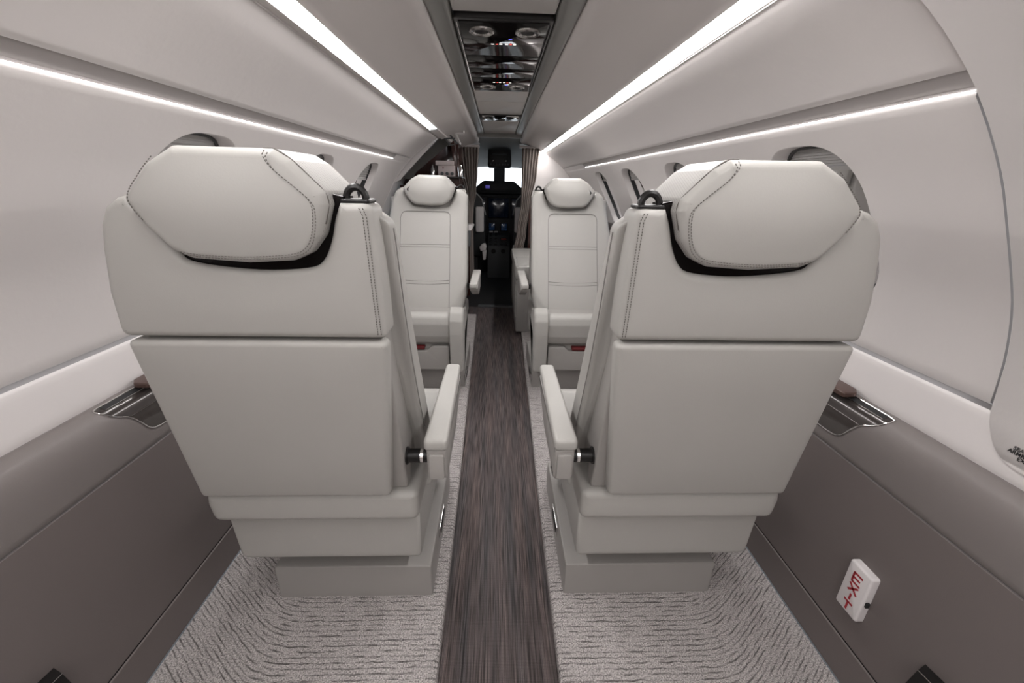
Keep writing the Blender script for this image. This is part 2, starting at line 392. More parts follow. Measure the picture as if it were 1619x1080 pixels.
YB = -1.3                     # aft end
YL, YR = 2.90, 4.00           # forward ends of left / right cabin wall
YD = .585                     # aft edge of the right wall covering, where the door panel begins
WCL = [1.012, 1.645, 2.275]; WCR = [.955, 1.632, 2.236, 2.856]; WHW = .143; WZ0, WZ1 = .765, 1.088; CELLH = .20; CZ0, CZ1 = .70, 1.108
wzc = (WZ0+WZ1)/2; whz = (WZ1-WZ0)/2
def superell(t, k=3.0):
    c, s_ = math.cos(t), math.sin(t); return (abs(c)**(2/k))*(1 if c >= 0 else -1), (abs(s_)**(2/k))*(1 if s_ >= 0 else -1)
NA = 64
cell_pts = []
for i in range(NA):            # cell boundary samples: 16 per side, corners exact
    q, r = divmod(i, 16); t = -1+2*r/16
    cell_pts.append([(1, t), (-t, 1), (-1, -t), (t, -1)][q])
def hole_pt(i, sc_=1.0):
    bx, bz = cell_pts[i]; c = (CZ0+CZ1)/2; dz0 = (CZ1-CZ0)/2
    th = math.atan2(bz, bx); x, z = superell(th); return x*WHW*sc_, z*whz*sc_
colz = sorted({round((CZ0+CZ1)/2+(CZ1-CZ0)/2*(-1+2*r/16), 6) for r in range(17)})
def window_panel(mb, side, wins, y0, y1):
    """window band from .672 to 1.122 with rounded window openings"""
    Z0, Z1 = .6750, 1.120
    zrows = [(Z0, .010), (Z0+.0005, .003), (Z0+.0015, .001), (Z0+.003, 0)]+[(z, 0) for z in colz]+[(Z1-.003, 0), (Z1, .003)]
    segs = []; cur = y0
    for c in wins:
        if c-CELLH > cur: segs.append((cur, c-CELLH, False))
        segs.append((c-CELLH, c+CELLH, True)); cur = c+CELLH
    if y1 > cur: segs.append((cur, y1, False))
    n = len(zrows)
    for a, b, isw in segs:
        k = max(1, int((b-a)/.15)) if not isw else 1
        ys = [a+(b-a)*i/k for i in range(k+1)]
        vs = [PS(side, y, z, d) for y in ys for z, d in zrows]
        fs = []
        for i in range(len(ys)-1):
            for j in range(n-1):
                if isw and 4 <= j < 4+len(colz)-1: continue
                fs.append((i*n+j, i*n+j+1, (i+1)*n+j+1, (i+1)*n+j))
        mb.add(vs, fs)
        if isw:
            c = (a+b)/2; zc = (CZ0+CZ1)/2; hz = (CZ1-CZ0)/2; rings = []
            outer = [(c+p[0]*CELLH, zc+p[1]*hz) for p in cell_pts]
            inner = [(c+hole_pt(i)[0], wzc+hole_pt(i)[1]) for i in range(NA)]
            vs = []
            for t in (0, .35, .7, 1.0):
                vs += [PS(side, o[0]*(1-t)+q[0]*t, o[1]*(1-t)+q[1]*t) for o, q in zip(outer, inner)]
            mb.add(vs, [(r*NA+j, r*NA+(j+1) % NA, (r+1)*NA+(j+1) % NA, (r+1)*NA+j) for r in range(3) for j in range(NA)])
def window(side, c, idx, shade_to):
    def ring(mb, seq, mi=0):
        vs = []
        for s_, d in seq: vs += [PS(side, c+hole_pt(i, s_)[0], wzc+hole_pt(i, s_)[1], d) for i in range(NA)]
        mb.add(vs, [(r*NA+j, r*NA+(j+1) % NA, (r+1)*NA+(j+1) % NA, (r+1)*NA+j) for r in range(len(seq)-1) for j in range(NA)], mi)
    mb = MB(); ring(mb, [(1.0, 0), (.99, .0012), (.975, .005), (.955, .011), (.93, .020), (.905, .029)])
    o = mb.build('window_%d' % idx, 'sill', ang=60); tag(o, kind='structure')
    mb = MB(); ring(mb, [(.91, .029), (.90, .026), (.880, .026), (.875, .030), (.875, .040)]); mb.build('window_frame', 'gasket', o)
    mb = MB(); vs = [PS(side, c+hole_pt(i, .89)[0], wzc+hole_pt(i, .89)[1], .036) for i in range(NA)]; vs.append(PS(side, c, wzc, .036))
    vs2 = [PS(side, c+hole_pt(i, .45)[0], wzc+hole_pt(i, .45)[1], .036) for i in range(NA)]
    mb.add(vs+vs2, [(j, (j+1) % NA, NA+1+(j+1) % NA, NA+1+j) for j in range(NA)]+[(NA+1+j, NA+1+(j+1) % NA, NA) for j in range(NA)])
    mb.build('pane', 'glass', o, fix=True)
    # pleated shade, partly lowered
    mb = MB(); rows = 7; vs = []; zt = wzc+whz*.88; zb = shade_to
    for r in range(rows*2+1):
        z = zt+(zb-zt)*r/(rows*2); hz = min(.999, abs((z-wzc)/(whz*.89))); hw = WHW*.89*(1-hz**3.0)**(1/3.0)
        d = .031+(.003 if r % 2 else 0)
        vs += [PS(side, c-hw, z, d), PS(side, c+hw, z, d)]
    mb.add(vs, [(2*r, 2*r+1, 2*r+3, 2*r+2) for r in range(rows*2)])
    vs = [PS(side, c-hw, zb, .030), PS(side, c+hw, zb, .030), PS(side, c+hw, zb-.008, .030), PS(side, c-hw, zb-.008, .030)]
    mb.add(vs, [(0, 1, 2, 3)])
    mb.build('window_shade', 'shade', o, ang=10)
    return o

for side, nm in ((-1, 'left'), (1, 'right')):
    yend = YL if side < 0 else YR
    ya = YB if side < 0 else YD
    ylong = [YB, -.6, 0, .6, 1.2, 1.8, 2.4, 3.0, 3.6, YR]
    mb = MB()
    window_panel(mb, side, (WCL if side < 0 else WCR), ya, yend)
    # upper panel, white sill
    ys = [ya]+[y for y in (-.6, 0, .6, 1.2, 1.8, 2.4, 3.0, 3.6) if ya < y < yend-.1]+[yend]
    mb2 = MB(); sheet(mb2, side, ys, zlist(1.142, 1.266, 12), curl=.006, ends=(side > 0, False))
    mb.add(mb2.v, mb2.f)
    o = mb.build('wall_%s' % nm, 'wall', ang=50, fix=True); tag(o, kind='structure')
    # groove band over the lighting line, its shade painted in as grey, and the lighting line
    mb = MB(); yl = yend-.37 if side < 0 else 3.105; ya2 = ya+.0
    vs = []; prs = [(1.1205, .0035), (1.1235, .004), (1.1245, .006), (1.142, .006)]
    for y in (ya2, yl):
        vs += [PS(side, y, z, d) for z, d in prs]
    mb.add(vs, [(j, j+1, j+5, j+4) for j in range(3)])
    o = mb.build('trim_1' if side < 0 else 'trim_2', 'groove_shade' if 'groove_shade' in M else 'ceil'); tag(o, kind='structure')
    mb = MB(); vs = [PS(side, y, z, d) for y in (yl, yend) for z, d in ((1.1185, .0), (1.122, .0), (1.14, .0), (1.1425, .0))]
    mb.add(vs, [(j, j+1, j+5, j+4) for j in range(3)]); tag(mb.build('trim_3' if side < 0 else 'trim_4', 'wall'), kind='structure')
    mb = MB(); vs = [PS(side, y, z, d) for y in (ya2, yl) for z, d in ((1.1206, .0014), (1.1209, .0008), (1.1217, .0008), (1.1221, .0035))]
    mb.add(vs, [(j, j+1, j+5, j+4) for j in range(3)])
    o = mb.build('lighting_line', 'led'); tag(o, 'thin white lighting line above the windows along the %s wall' % nm, 'light', 'thin lighting lines')
    # white sill below the window band
    mb = MB(); yy = [YB]+[y for y in ylong[1:-1] if y < yend-.1]+[yend]; sheet(mb, side, yy, zlist(.577, .6665, 5), curl=.004, cw=.006, ends=(False, False), base=-.001)
    tag(mb.build('trim_5' if side < 0 else 'trim_6', 'sill'), kind='structure')
    # rolled ledge, lower panel, kick strip : run to the bulkheads
    yy = ylong[:-1]+[3.3 if side < 0 else YR]
    if side < 0: yy = [y for y in ylong if y < 3.2]+[3.3]
    mb = MB(); sheet(mb, side, yy, [.458, .47, .48, .49, .50, .51, .52, .53, .54, .548, .556, .562, .567, .571, .573, .575, .577], curl=.003, cw=.0015, ends=(False, False), base=-.0015)
    tag(mb.build('trim_7' if side < 0 else 'trim_8', 'ledge', ang=60), kind='structure')
    mb = MB(); sheet(mb, side, yy, zlist(.0915, .456, 4), curl=.003, cw=.002, ends=(False, False))
    tag(mb.build('trim_9' if side < 0 else 'trim_10', 'dark'), kind='structure')
    mb = MB(); sheet(mb, side, yy, zlist(0, .0900, 2), curl=.003, cw=.002, ends=(False, False), base=-.003)
    vs = [PS(side, y, .0, d) for y in (YB, yy[-1]) for d in (-.003, .02)]; mb.add(vs, [(0, 1, 3, 2)])
    tag(mb.build('baseboard_%s' % nm, 'dark'), kind='structure')
    # light-tight outer skin in the grooves
    mb = MB()
    for z0, z1 in ((.0, .10), (.44, .47), (.5700, .60)):
        zs = zlist(z0, z1, 10); vs = [PS(side, y, z, .012) for y in (YB, YR) for z in zs]
        mb.add(vs, [(j, j+1, 12+j, 11+j) for j in range(10)])
    tag(mb.build('trim_22' if side < 0 else 'trim_23', 'matte'), kind='structure')
    mb = MB()
    for z0, z1 in ((.655, .69), (1.105, 1.16), (1.25, 1.266)):  # upper grooves backed in grey that carries the panel lip's shade
        zs = zlist(z0, z1, 10); vs = [PS(side, y, z, .012) for y in (YB, YR) for z in zs]
        mb.add(vs, [(j, j+1, 12+j, 11+j) for j in range(10)])
    if side > 0:
        zs = zlist(.577, 1.266, 40); vs = [PS(side, y, z, .013) for y in (YD-.03, YD+.03) for z in zs]
        mb.add(vs, [(j, j+1, 42+j, 41+j) for j in range(40)])
    tag(mb.build('trim_11' if side < 0 else 'trim_12', 'groove_shade'), kind='structure')

idx = 1
for c in WCL: window(-1, c, idx, wzc+whz*(.66 if c < 1 else .45)); idx += 1
for c in WCR: window(1, c, idx, wzc+whz*(.66 if c < 1 else (.35 if c < 2 else .62))); idx += 1

# right aft door panel (rounded slab flush in the wall) and the wall behind it
mb = MB(); sheet(mb, 1, [YB, -.6, 0, YD], zlist(.577, .672, 2)+zlist(.69, 1.266, 24)[1:], curl=.003, cw=.003, ends=(False, True), base=.004)
tag(mb.build('wall_right_aft', 'sill', ang=60), kind='structure')
mb = MB()
ol = [(YD-.002, .70)]
cz = rpoly([(YD-.003, 1.2655), (YD-.003, .66), (YD-.04, .600), (YB, .590), (YB, 1.2655)], [0, .09, .07, 0, 0], 8)
# slab as rows in z so that it follows the wall curve
rows = sorted(set([round(p[1], 4) for p in cz if p[1] < .75]+[round(.75+i*(1.2655-.75)/26, 4) for i in range(27)]))
def yfront(z):
    best = None
    for a, b in zip(cz, cz[1:]+cz[:1]):
        if a[1] == b[1]: continue
        if min(a[1], b[1])-1e-6 <= z <= max(a[1], b[1])+1e-6:
            y = a[0]+(b[0]-a[0])*(z-a[1])/(b[1]-a[1]); best = y if best is None else max(best, y)
    return best if best is not None else YD-.05
cols = [(0, .004), (.0015, -.001), (.005, -.004)]
vs = []; 
for z in rows:
    yf = yfront(z) if z > .5905 else YB+.5
    for k_, (o_, d) in enumerate(cols):
        vs.append(PS(1, yf-o_, z, d if z > .594 else d+.004))
    for j in range(1, 7): vs.append(PS(1, yf-.005+(YB-yf+.005)*j/6, z, -.004 if z > .594 else .002))
n = 9
mb.add(vs, [(i*n+j, i*n+j+1, (i+1)*n+j+1, (i+1)*n+j) for i in range(len(rows)-1) for j in range(n-1)])
tag(mb.build('door_1', 'wall', ang=60), kind='structure')

def text_obj(name, s, size, mw, m, parent=None, ext=.0003, spacing=1.0, bold=0.0):
    cu = bpy.data.curves.new(name, 'FONT'); cu.body = s; cu.size = size; cu.extrude = ext; cu.space_character = spacing; cu.align_x = 'CENTER'; cu.offset = bold
    o = bpy.data.objects.new(name, cu); me = bpy.data.meshes.new_from_object(o); me.materials.clear(); me.materials.append(M[m]); bpy.data.objects.remove(o)
    o2 = bpy.data.objects.new(name, me); C.objects.link(o2); o2.matrix_world = mw
    if parent is not None: o2.parent = parent; o2.matrix_parent_inverse = Matrix.Translation(parent.location).inverted()
    return o2
def wall_matrix(y, z, d, side=1):
    p = Vector(PS(side, y, z, d)); q = Vector(PS(side, y, z+.01, d)); u = (q-p).normalized()
    r = Vector((0, -1, 0)) if side > 0 else Vector((0, 1, 0)); n = r.cross(u)
    return Matrix(((r.x, u.x, n.x, p.x), (r.y, u.y, n.y, p.y), (r.z, u.z, n.z, p.z), (0, 0, 0, 1)))
e = empty('wall_placard', PS(1, .515, .63, -.0045), 'small black printed placard low on the door panel at the right edge', 'placard')
for k_, (t, dy) in enumerate((('SEAT M', .0), ('ARMREST', .0), ('EXTE', .0))):
    text_obj('printed_line', t, .0085, wall_matrix(.5135-.003*k_+(.004 if k_ == 1 else 0), .6290-.0068*k_, -.0048), 'matte', e, bold=.0001)

# ------------------------------------------------------------------ light strips and ceiling
CEILP = [(.353, 1.2745), (.349, 1.282), (.335, 1.288), (.29, 1.302), (.25, 1.314), (.215, 1.322), (.190, 1.324), (.174, 1.330), (.166, 1.340), (.163, 1.350)]
for side, nm, yend in ((-1, 'left', 2.53), (1, 'right', YR)):
    so, si = (.381, .343) if side < 0 else (.398, .362)
    mb = MB(); vs = []
    for y in (YB, yend): vs += [(side*(so-.0005), y, 1.2675), (side*(so-.0015), y, 1.2725), (side*(so+si)/2, y, 1.277), (side*(si+.001), y, 1.2755)]
    mb.add(vs, [(j, j+1, j+5, j+4) for j in range(3)])
    o = mb.build('ceiling_light_strip', 'strip'); tag(o, 'long bright white light strip where the ceiling meets the %s wall' % nm, 'light', 'long ceiling light strips')
mb = MB(); mb.add([(-.381, 2.53, 1.2673), (-.343, 2.53, 1.2745), (-.343, YR, 1.2745), (-.381, YR, 1.2673)], [(0, 1, 2, 3)])
for sd, so in ((-1, .381), (1, .398)):
    co = smooth_path([(.4000, 1.2640, 0), (.4012, 1.2665, 0), (.4008, 1.270, 0), (so+(.4-so)*.3, 1.2712, 0), (so, 1.2672, 0)], 4); n = len(co)
    mb.add([(sd*p[0], y, p[1]) for y in (YB, YR) for p in co], [(j, j+1, n+j+1, n+j) for j in range(n-1)])
tag(mb.build('trim_13', 'wall'), kind='structure')
mb = MB()
cpf = smooth_path([(a, b, 0) for a, b in CEILP], 4)
for side in (-1, 1):
    vs = []; ys = [YB, 0, 1.5, 3.0, 4.08, 4.12]
    dx = -.010 if side < 0 else .009
    for i, y in enumerate(ys): vs += [(side*(p[0]+dx*max(0, min(1, (p[0]-.20)/.15))), y, p[1]+(.0 if i < 5 else .03)) for p in cpf]
    n = len(cpf); mb.add(vs, [(i*n+j, i*n+j+1, (i+1)*n+j+1, (i+1)*n+j) for i in range(len(ys)-1) for j in range(n-1)])
tag(mb.build('ceiling', 'ceil', ang=50), kind='structure')
# rails either side of the overhead units
for side in (-1, 1):
    mb = MB(); rp = [(p[0], p[1]) for p in smooth_path([(.165, 1.352, 0), (.163, 1.3445, 0), (.157, 1.341, 0), (.142, 1.3412, 0), (.126, 1.3432, 0), (.119, 1.347, 0), (.1165, 1.352, 0), (.116, 1.366, 0)], 3)]
    vs = [(side*a, y, b) for y in (YB, 3.46) for a, b in rp]; n = len(rp)
    mb.add(vs, [(j, j+1, n+j+1, n+j) for j in range(n-1)])
    tag(mb.build('trim_14' if side < 0 else 'trim_15', 'rail', ang=30), kind='structure')
mb = MB(); mb.add([(-.17, YB, 1.37), (.17, YB, 1.37), (.17, 3.46, 1.37), (-.17, 3.46, 1.37), (-.17, 3.46, 1.30), (.17, 3.46, 1.30)], [(0, 1, 2, 3)])
box(mb, -.165, .165, 3.43, 3.46, 1.325, 1.37)
tag(mb.build('trim_16', 'rail'), kind='structure')
def cream_panel(y0, y1, lab):
    mb = MB(); box(mb, -.1135, .1135, y0+.002, y1-.002, 1.352, 1.364, .004); o = mb.build('ceiling_tile', 'cream')
    tag(o, lab, 'ceiling panel', 'pale panels between the ceiling rails'); return o
cream_panel(YB+.02, 1.112, 'pale overhead ceiling panel nearest the top edge, aft of the black service unit')
cream_panel(1.895, 2.165, 'pale overhead ceiling panel directly in front of the black service unit')
cream_panel(2.170, 2.535, 'pale overhead ceiling panel beside the small shiny unit, on the side of the black unit')
cream_panel(2.735, 3.41, 'pale overhead ceiling panel farthest forward, nearest the cockpit')
# black service unit with vents and lamps
e = empty('overhead_service_unit', (0, 1.49, 1.36), 'large gloss black overhead service unit with round chrome vents', 'overhead unit')
def sub(f, e): return lambda x, y, z: (x-e.location.x, y-e.location.y, z-e.location.z)
L_ = lambda a, b, c: (a, b-1.49, c-1.36)
mb = MB(); pillow(mb, rpoly([(-.1135, 1.118), (.1135, 1.118), (.1135, 1.885), (-.1135, 1.885)], .012, 4), 1.344, 1.362, .003, None, L_, seg=2); mb.build('housing', 'black', e)
for y0, y1 in ((1.135, 1.395), (1.398, 1.535), (1.538, 1.655), (1.658, 1.875)):
    mb = MB(); box(mb, -.104, .104, y0, y1, 1.3415, 1.350, .002, f=L_); mb.build('gloss_panel', 'gloss', e)
for x in (-.1075, .1075):
    mb = MB(); tube(mb, [(x, 1.14-1.49, 1.3428-1.36), (x, 1.87-1.49, 1.3428-1.36)], .0016, 6); mb.build('edge_trim', 'chrome', e)
for x in (-.052, .058):
    for y, s_ in ((1.192, 1), (1.80, 1)):
        mb = MB(); lathe(mb, [(.019, .000), (.021, -.004), (.026, -.0055), (.030, -.003), (.031, .002)], (x, y-1.49, 1.3415-1.36), 'z', 28); v = mb.build('air_vent', 'ring', e)
        mb = MB(); lathe(mb, [(.0001, -.001), (.012, -.002), (.016, -.0025), (.019, .001)], (x, y-1.49, 1.3415-1.36), 'z', 24); mb.build('vent_nozzle', 'black', v)
for y in (1.290, 1.725):
    for x0 in (-.016, .020):
        for k_, (dx, mm, wd) in enumerate(((-.011, 'indw', .008), (0, 'indr', .006), (.010, 'indw', .008))):
            mb = MB(); box(mb, x0+dx-wd/2, x0+dx+wd/2, y-.0022, y+.0022, 1.3410, 1.3420, .0004, f=L_); mb.build('indicator_lamp', mm, e)
for y in (1.250, 1.77):
    mb = MB(); box(mb, .014, .022, y-.003, y+.003, 1.3410, 1.342, .0004, f=L_); mb.build('indicator_lamp', 'indb', e)
e = empty('overhead_speaker_unit', (0, 2.635, 1.36), 'small shiny overhead unit between two pale panels, forward of the black one', 'overhead unit')
L_ = lambda a, b, c: (a, b-2.635, c-1.36)
mb = MB(); box(mb, -.1135, .1135, 2.54, 2.73, 1.348, 1.362, .003, f=L_); mb.build('housing', 'black', e)
mb = MB(); box(mb, -.1, -.035, 2.55, 2.72, 1.344, 1.350, .003, f=L_); mb.build('gloss_panel', 'chrome', e)
mb = MB(); box(mb, -.033, .03, 2.55, 2.72, 1.344, 1.350, .003, f=L_); mb.build('gloss_panel', 'gloss', e)
mb = MB(); box(mb, .032, .1, 2.55, 2.72, 1.344, 1.350, .003, f=L_); mb.build('gloss_panel', 'chrome', e)

# ------------------------------------------------------------------ floor
mb = MB(); mb.add([(-.30, YB, -.03), (.30, YB, -.03), (.30, 3.62, -.03), (-.30, 3.62, -.03)], [(0, 1, 2, 3)])
o = mb.build('floor', 'runner'); tag(o, kind='structure')
mb = MB(); box(mb, -.8, .8, YB, 5.6, -.08, -.034, .002); tag(mb.build('floor_base', 'matte'), kind='structure')
for side in (-1, 1):
    pts = [(side*.745, YB), (side*.134, YB), (side*.1335, .55), (side*.136, .9), (side*.140, 1.3), (side*.150, 1.75), (side*.156, 2.1), (side*.170, 2.9), (side*.178, 3.30 if side < 0 else 3.6), (side*.745, 3.30 if side < 0 else 3.6)]
    mb = MB(); pillow(mb, rpoly(pts, [0]+[.0]*9), -.03, 0.0, 0, .011, None, seg=4)
    o = mb.build('carpet', 'carpet', ang=70)
    tag(o, 'light grey ribbed loop carpet %s of the dark aisle runner' % ('left' if side < 0 else 'right'), 'carpet', 'cabin carpets')
mb = MB(); box(mb, -.18, .18, 3.60, 3.66, -.034, -.018, .004); tag(mb.build('threshold_strip', 'pedgrey'), 'low grey threshold strip at the forward end of the aisle', 'threshold')

# aft bulkhead behind the photographer
mb = MB(); box(mb, -.85, .85, YB-.05, YB, -.05, 1.4, .002); tag(mb.build('wall_aft', 'wall'), kind='structure')

# ------------------------------------------------------------------ seats
NOTCH = [(.497, .966), (.483, .940), (.463, .902), (.442, .886), (.356, .8765), (.286, .8805), (.262, .892), (.246, .920), (.236, .950), (.226, .972)]
NS = [(p[0], p[1]) for p in smooth_path([(a, b, 0) for a, b in NOTCH], 4)]
def lr(z): return (.975-z)*.10 if z >= .768 else .0207+(.768-z)*.185
def lerp_tab(tab, z):
    if z <= tab[0][0]: return tab[0][1]
    for (a, b), (c, d) in zip(tab, tab[1:]):
        if z <= c: return b+(d-b)*(z-a)/(c-a)
    return tab[-1][1]
MT = [(.36, .215), (.40, .215), (.48, .195), (.57, .155), (.70, .105), (.80, .075), (.93, .045), (.97, .02)]
FT = [(.36, .330), (.40, .318), (.48, .285), (.57, .245), (.73, .175), (.89, .105), (.96, .085), (.975, .08)]
def build_seat(side, y0, dr, label, pedoff, pedlen, near):
    """side -1/1, y0 world y of the back shell's rear face, dr +1 faces forward"""
    ex = side*.375; ey = y0+dr*.25
    e = empty('passenger_seat', (ex, ey, 0), label, 'seat', 'pale leather passenger seats')
    F = lambda s, l, z: (side*s-ex, y0+dr*l-ey, z)
    SZ = lambda off: (lambda a, b, c: F(a, c+off+lr(b), b))       # outline in (s,z), depth c
    # shell
    sh = [(.183, .768), (.588, .768), (.580, .84), (.564, .905), (.553, .938), (.539, .961), (.521, .973), (.505, .9775)]+NS+[(.181, .9725)]
    rr = [.012, .014, .03, .02, .015, .012, .012, .006]+[.0]*len(NS)+[.014]
    mb = MB(); pillow(mb, rpoly(sh, rr, 4), 0, .055, .012, .004, SZ(0), seg=6, cap='cdt', bulge0=.003); mb.build('back_shell', 'leather', e, ang=60)
    # inboard wrap of the shell
    mb = MB(); wrap = [(0.006, .972), (.006, .80), (.012, .772), (.046, .768), (.058, .785), (.060, .80), (.115, .70), (.100, .69), (.06, .78)]
    # seam stitching down the inboard edge of the shell
    if near:
        mb = MB()
        path = [(.194, .966)]+[(.1900, z) for z in zlist(.955, .775, 14)]
        for o_ in (0, .0050):
            stitches(mb, [(s+o_, -.0006+lr(z), z) for s, z in path], f=F)
        mb.build('stitching', 'stitch', e)
    # black gloss cradle
    cr = [(p[0]+(.004 if p[0] > .36 else -.004), p[1]-(.004 if .26 < p[0] < .46 else 0)) for p in NS]+[(.221, .980), (.27, .99), (.45, .99)]
    mb = MB(); pillow(mb, rpoly(cr, .0, 4), .010, .055, .004, .004, SZ(0), seg=3); mb.build('headrest_cradle', 'gloss', e, ang=50)
    # headrest
    hd = [(.496, .973), (.452, 1.017), (.414, 1.0375), (.292, 1.0365), (.272, 1.024), (.236, .986), (.234, .970), (.249, .930), (.270, .905), (.294, .894), (.356, .8900), (.432, .8950), (.455, .907), (.479, .938)]
    hr = [.012, .02, .012, .010, .012, .012, .010, .02, .02, .02, .02, .02, .02, .02]
    hp = rpoly(hd, hr, 4)
    mb = MB(); pillow(mb, hp, -.020, .135, .013, .020, SZ(0), bulge0=.008, bulge1=.010, cap='cdt', grid=.014, seg=6, csub=4)
    o = mb.build('headrest', ['leather', 'perf'], e, ang=60)
    me = o.data
    for p in me.polygons:       # perforated gusset between the two faces
        c = p.center; n = p.normal
        if abs(n.y) < .35: p.material_index = 1
    mb = MB(); ip = inset(hp if area2(hp) > 0 else hp[::-1], .001)
    dark = smooth_path([(.305, 1.0355, 0), (.291, 1.035, 0), (.272, 1.0225, 0), (.252, 1.0015, 0), (.238, .985, 0), (.2352, .970, 0), (.243, .944, 0)], 6)
    tube(mb, [F(a, -.0085+lr(b), b+.0008) for a, b, c in dark], .0011, 6)
    if near: mb.build('headrest_piping', 'stitch', e)
    if near:
        mb = MB()
        band = smooth_path([(.293, 1.031, 0), (.2965, 1.024, 0), (.289, 1.010, 0), (.270, .992, 0), (.254, .975, 0), (.250, .960, 0), (.256, .930, 0), (.267, .911, 0), (.288, .902, 0), (.344, .898, 0), (.40, .899, 0), (.435, .903, 0)], 8)
        for o_ in (0, .004):
            stitches(mb, [(a+o_*.8, -.0205-.0065*(1-min(1, (abs(a-.36)/.115)**2))+lr(b), b+o_*.7) for a, b, c in band], f=F, r=.0006)
        mb.build('headrest_stitching', 'stitch', e); mb = MB()
        rgt = smooth_path([(.437, 1.024, 0), (.459, 1.004, 0), (.484, .974, 0), (.474, .945, 0)], 8)
        stitches(mb, [(a, -.0205+lr(b), b) for a, b, c in rgt], f=F, r=.0006)
        mb.build('headrest_stitching', 'stitch', e)
        # perforated gusset strip on the rear face
        mb = MB(); gp = [(.303, 1.031), (.292, 1.033), (.272, 1.021), (.252, 1.000), (.239, .984), (.237, .970), (.243, .950), (.253, .951), (.258, .970), (.277, .988), (.296, 1.005), (.306, 1.02)]
        vs = []
    # rear panel
    rp = [(.184, .762), (.584, .762), (.596, .402), (.222, .402)]
    mb = MB(); pillow(mb, rpoly(rp, [.012, .012, .014, .014], 5), .0, .030, .010, .003, SZ(-.001), seg=5, cap='cdt', bulge0=.003); mb.build('rear_panel', 'leather', e, ang=60)
    # structure behind (inboard side plate)
    fr = [(.034, .930), (.030, .80), (.045, .765), (.120, .385), (.20, .385), (.155, .52), (.215, .445), (.235, .45), (.215, .48), (.16, .62), (.12, .71), (.07, .85), (.05, .93)]
    fr = [(.036, .93), (.030, .80), (.046, .765), (.118, .400), (.15, .40), (.165, .455), (.20, .435), (.228, .44), (.235, .46), (.20, .53), (.16, .62), (.12, .71), (.09, .85), (.07, .93)]
    mb = MB(); pillow(mb, rpoly(fr, .008, 3), .193, .570, .005, None, lambda a, b, c: F(c, a, b), seg=3); mb.build('back_frame', 'plastic', e, ang=40)
    # backrest cushion with headrest notch
    bc = [(.168, .455), (.19, .372), (.56, .372), (.578, .455), (.583, .77), (.560, .91), (.541, .957), (.508, .970)]+NS+[(.200, .968), (.170, .945)]
    br_ = [.03, .012, .012, .03, .03, .03, .02, .015]+[.0]*len(NS)+[.012, .02]
    def FB(a, b, c):
        m, f_ = lerp_tab(MT, b), lerp_tab(FT, b); return F(a, m+(f_-m)*(c/.1), b)
    mb = MB(); pillow(mb, rpoly(bc, br_, 4), 0, .1, .010, .022, FB, seg=6, cap='cdt', bulge1=.004); mb.build('backrest', 'leather_lt' if False else 'leather', e, ang=60)
    # seams on the cushion face
    mb = MB(); ff = lambda z: lerp_tab(FT, z)+.0036
    sp_ = [(.256, z) for z in zlist(.40, .83, 14)]+[(.259, .848), (.268, .858), (.285, .862)]+[(.30+.18*i/6, .862) for i in range(7)]+[(.498, .858), (.507, .848), (.512, .83)]+[(.512, z) for z in zlist(.82, .40, 14)]
    tube(mb, [F(a, ff(b), b) for a, b in sp_], .0014, 5)
    for z in (.702, .690, .532, .518): tube(mb, [F(.256+.256*i/10, ff(z)+(.0018 if z < .6 else -.0002), z-.006*math.sin(math.pi*i/10)*(z < .6)) for i in range(11)], .0012, 5)
    mb.build('cushion_seam', 'seam', e)
    mb = MB(); tube(mb, [F(.1665, lerp_tab(MT, z)+.012, z) for z in zlist(.50, .935, 20)], .0011, 5); mb.build('side_seam', 'seam', e)
    # belt guide on top, inboard
    mb = MB(); box(mb, .186, .226, .008, .045, .9715, .9775, .003, f=lambda a, b, c: F(a, b, c)); g = mb.build('belt_guide', 'black', e)
    mb = MB(); arc = [(.2075+.0135*math.cos(t), .022, .977+.0155*math.sin(t)) for t in [math.pi*i/12 for i in range(13)]]
    tube(mb, arc, .0052, 8, f=F); mb.build('guide_loop', 'black', g)
    # lower band and skirt
    mb = MB(); pillow(mb, rpoly([(.171, .326), (.597, .326), (.603, .372), (.600, .398), (.171, .400)], [.02, .02, .02, .014, .014], 4), .100, .300, .016, .01, lambda a, b, c: F(a, c, b), seg=6, cap='cdt', bulge0=.004); mb.build('lower_band', 'leather', e, ang=60)
    mb = MB(); pillow(mb, rpoly([(.180, .188), (.586, .188), (.594, .335), (.176, .335)], [.012, .02, .0, .0], 4), .134, .47, .010, .01, lambda a, b, c: F(a, c, b), seg=4); mb.build('skirt', 'leather', e, ang=60)
    mb = MB(); pillow(mb, rpoly([(.205, .40), (.56, .40), (.56, .27), (.205, .27)], .02, 4), .16, .46, .01, None, lambda a, b, c: F(a, c, b), seg=3); mb.build('seat_pan', 'plastic', e, ang=60)
    # seat cushion (roll at the front) and inboard bolster
    cu = [(.22, .29), (.22, .350), (.30, .362), (.43, .412), (.475, .422), (.510, .415), (.522, .375), (.515, .315), (.495, .272), (.44, .265)]
    mb = MB(); pillow(mb, rpoly(cu, [.01, .01, .02, .02, .03, .03, .03, .03, .02, .01], 5), .232, .580, .012, None, lambda a, b, c: F(c, a, b), seg=5); mb.build('seat_cushion', 'leather', e, ang=60)
    bo = [(.24, .30), (.24, .360), (.30, .372), (.39, .425), (.465, .447), (.510, .435), (.533, .395), (.538, .33), (.530, .135), (.47, .135), (.45, .31)]
    mb = MB(); pillow(mb, rpoly(bo, [.01, .01, .02, .03, .03, .03, .03, .03, .01, .01, .02], 5), .167, .234, .016, .006, lambda a, b, c: F(c, a, b), seg=5); mb.build('seat_bolster', 'leather', e, ang=60)
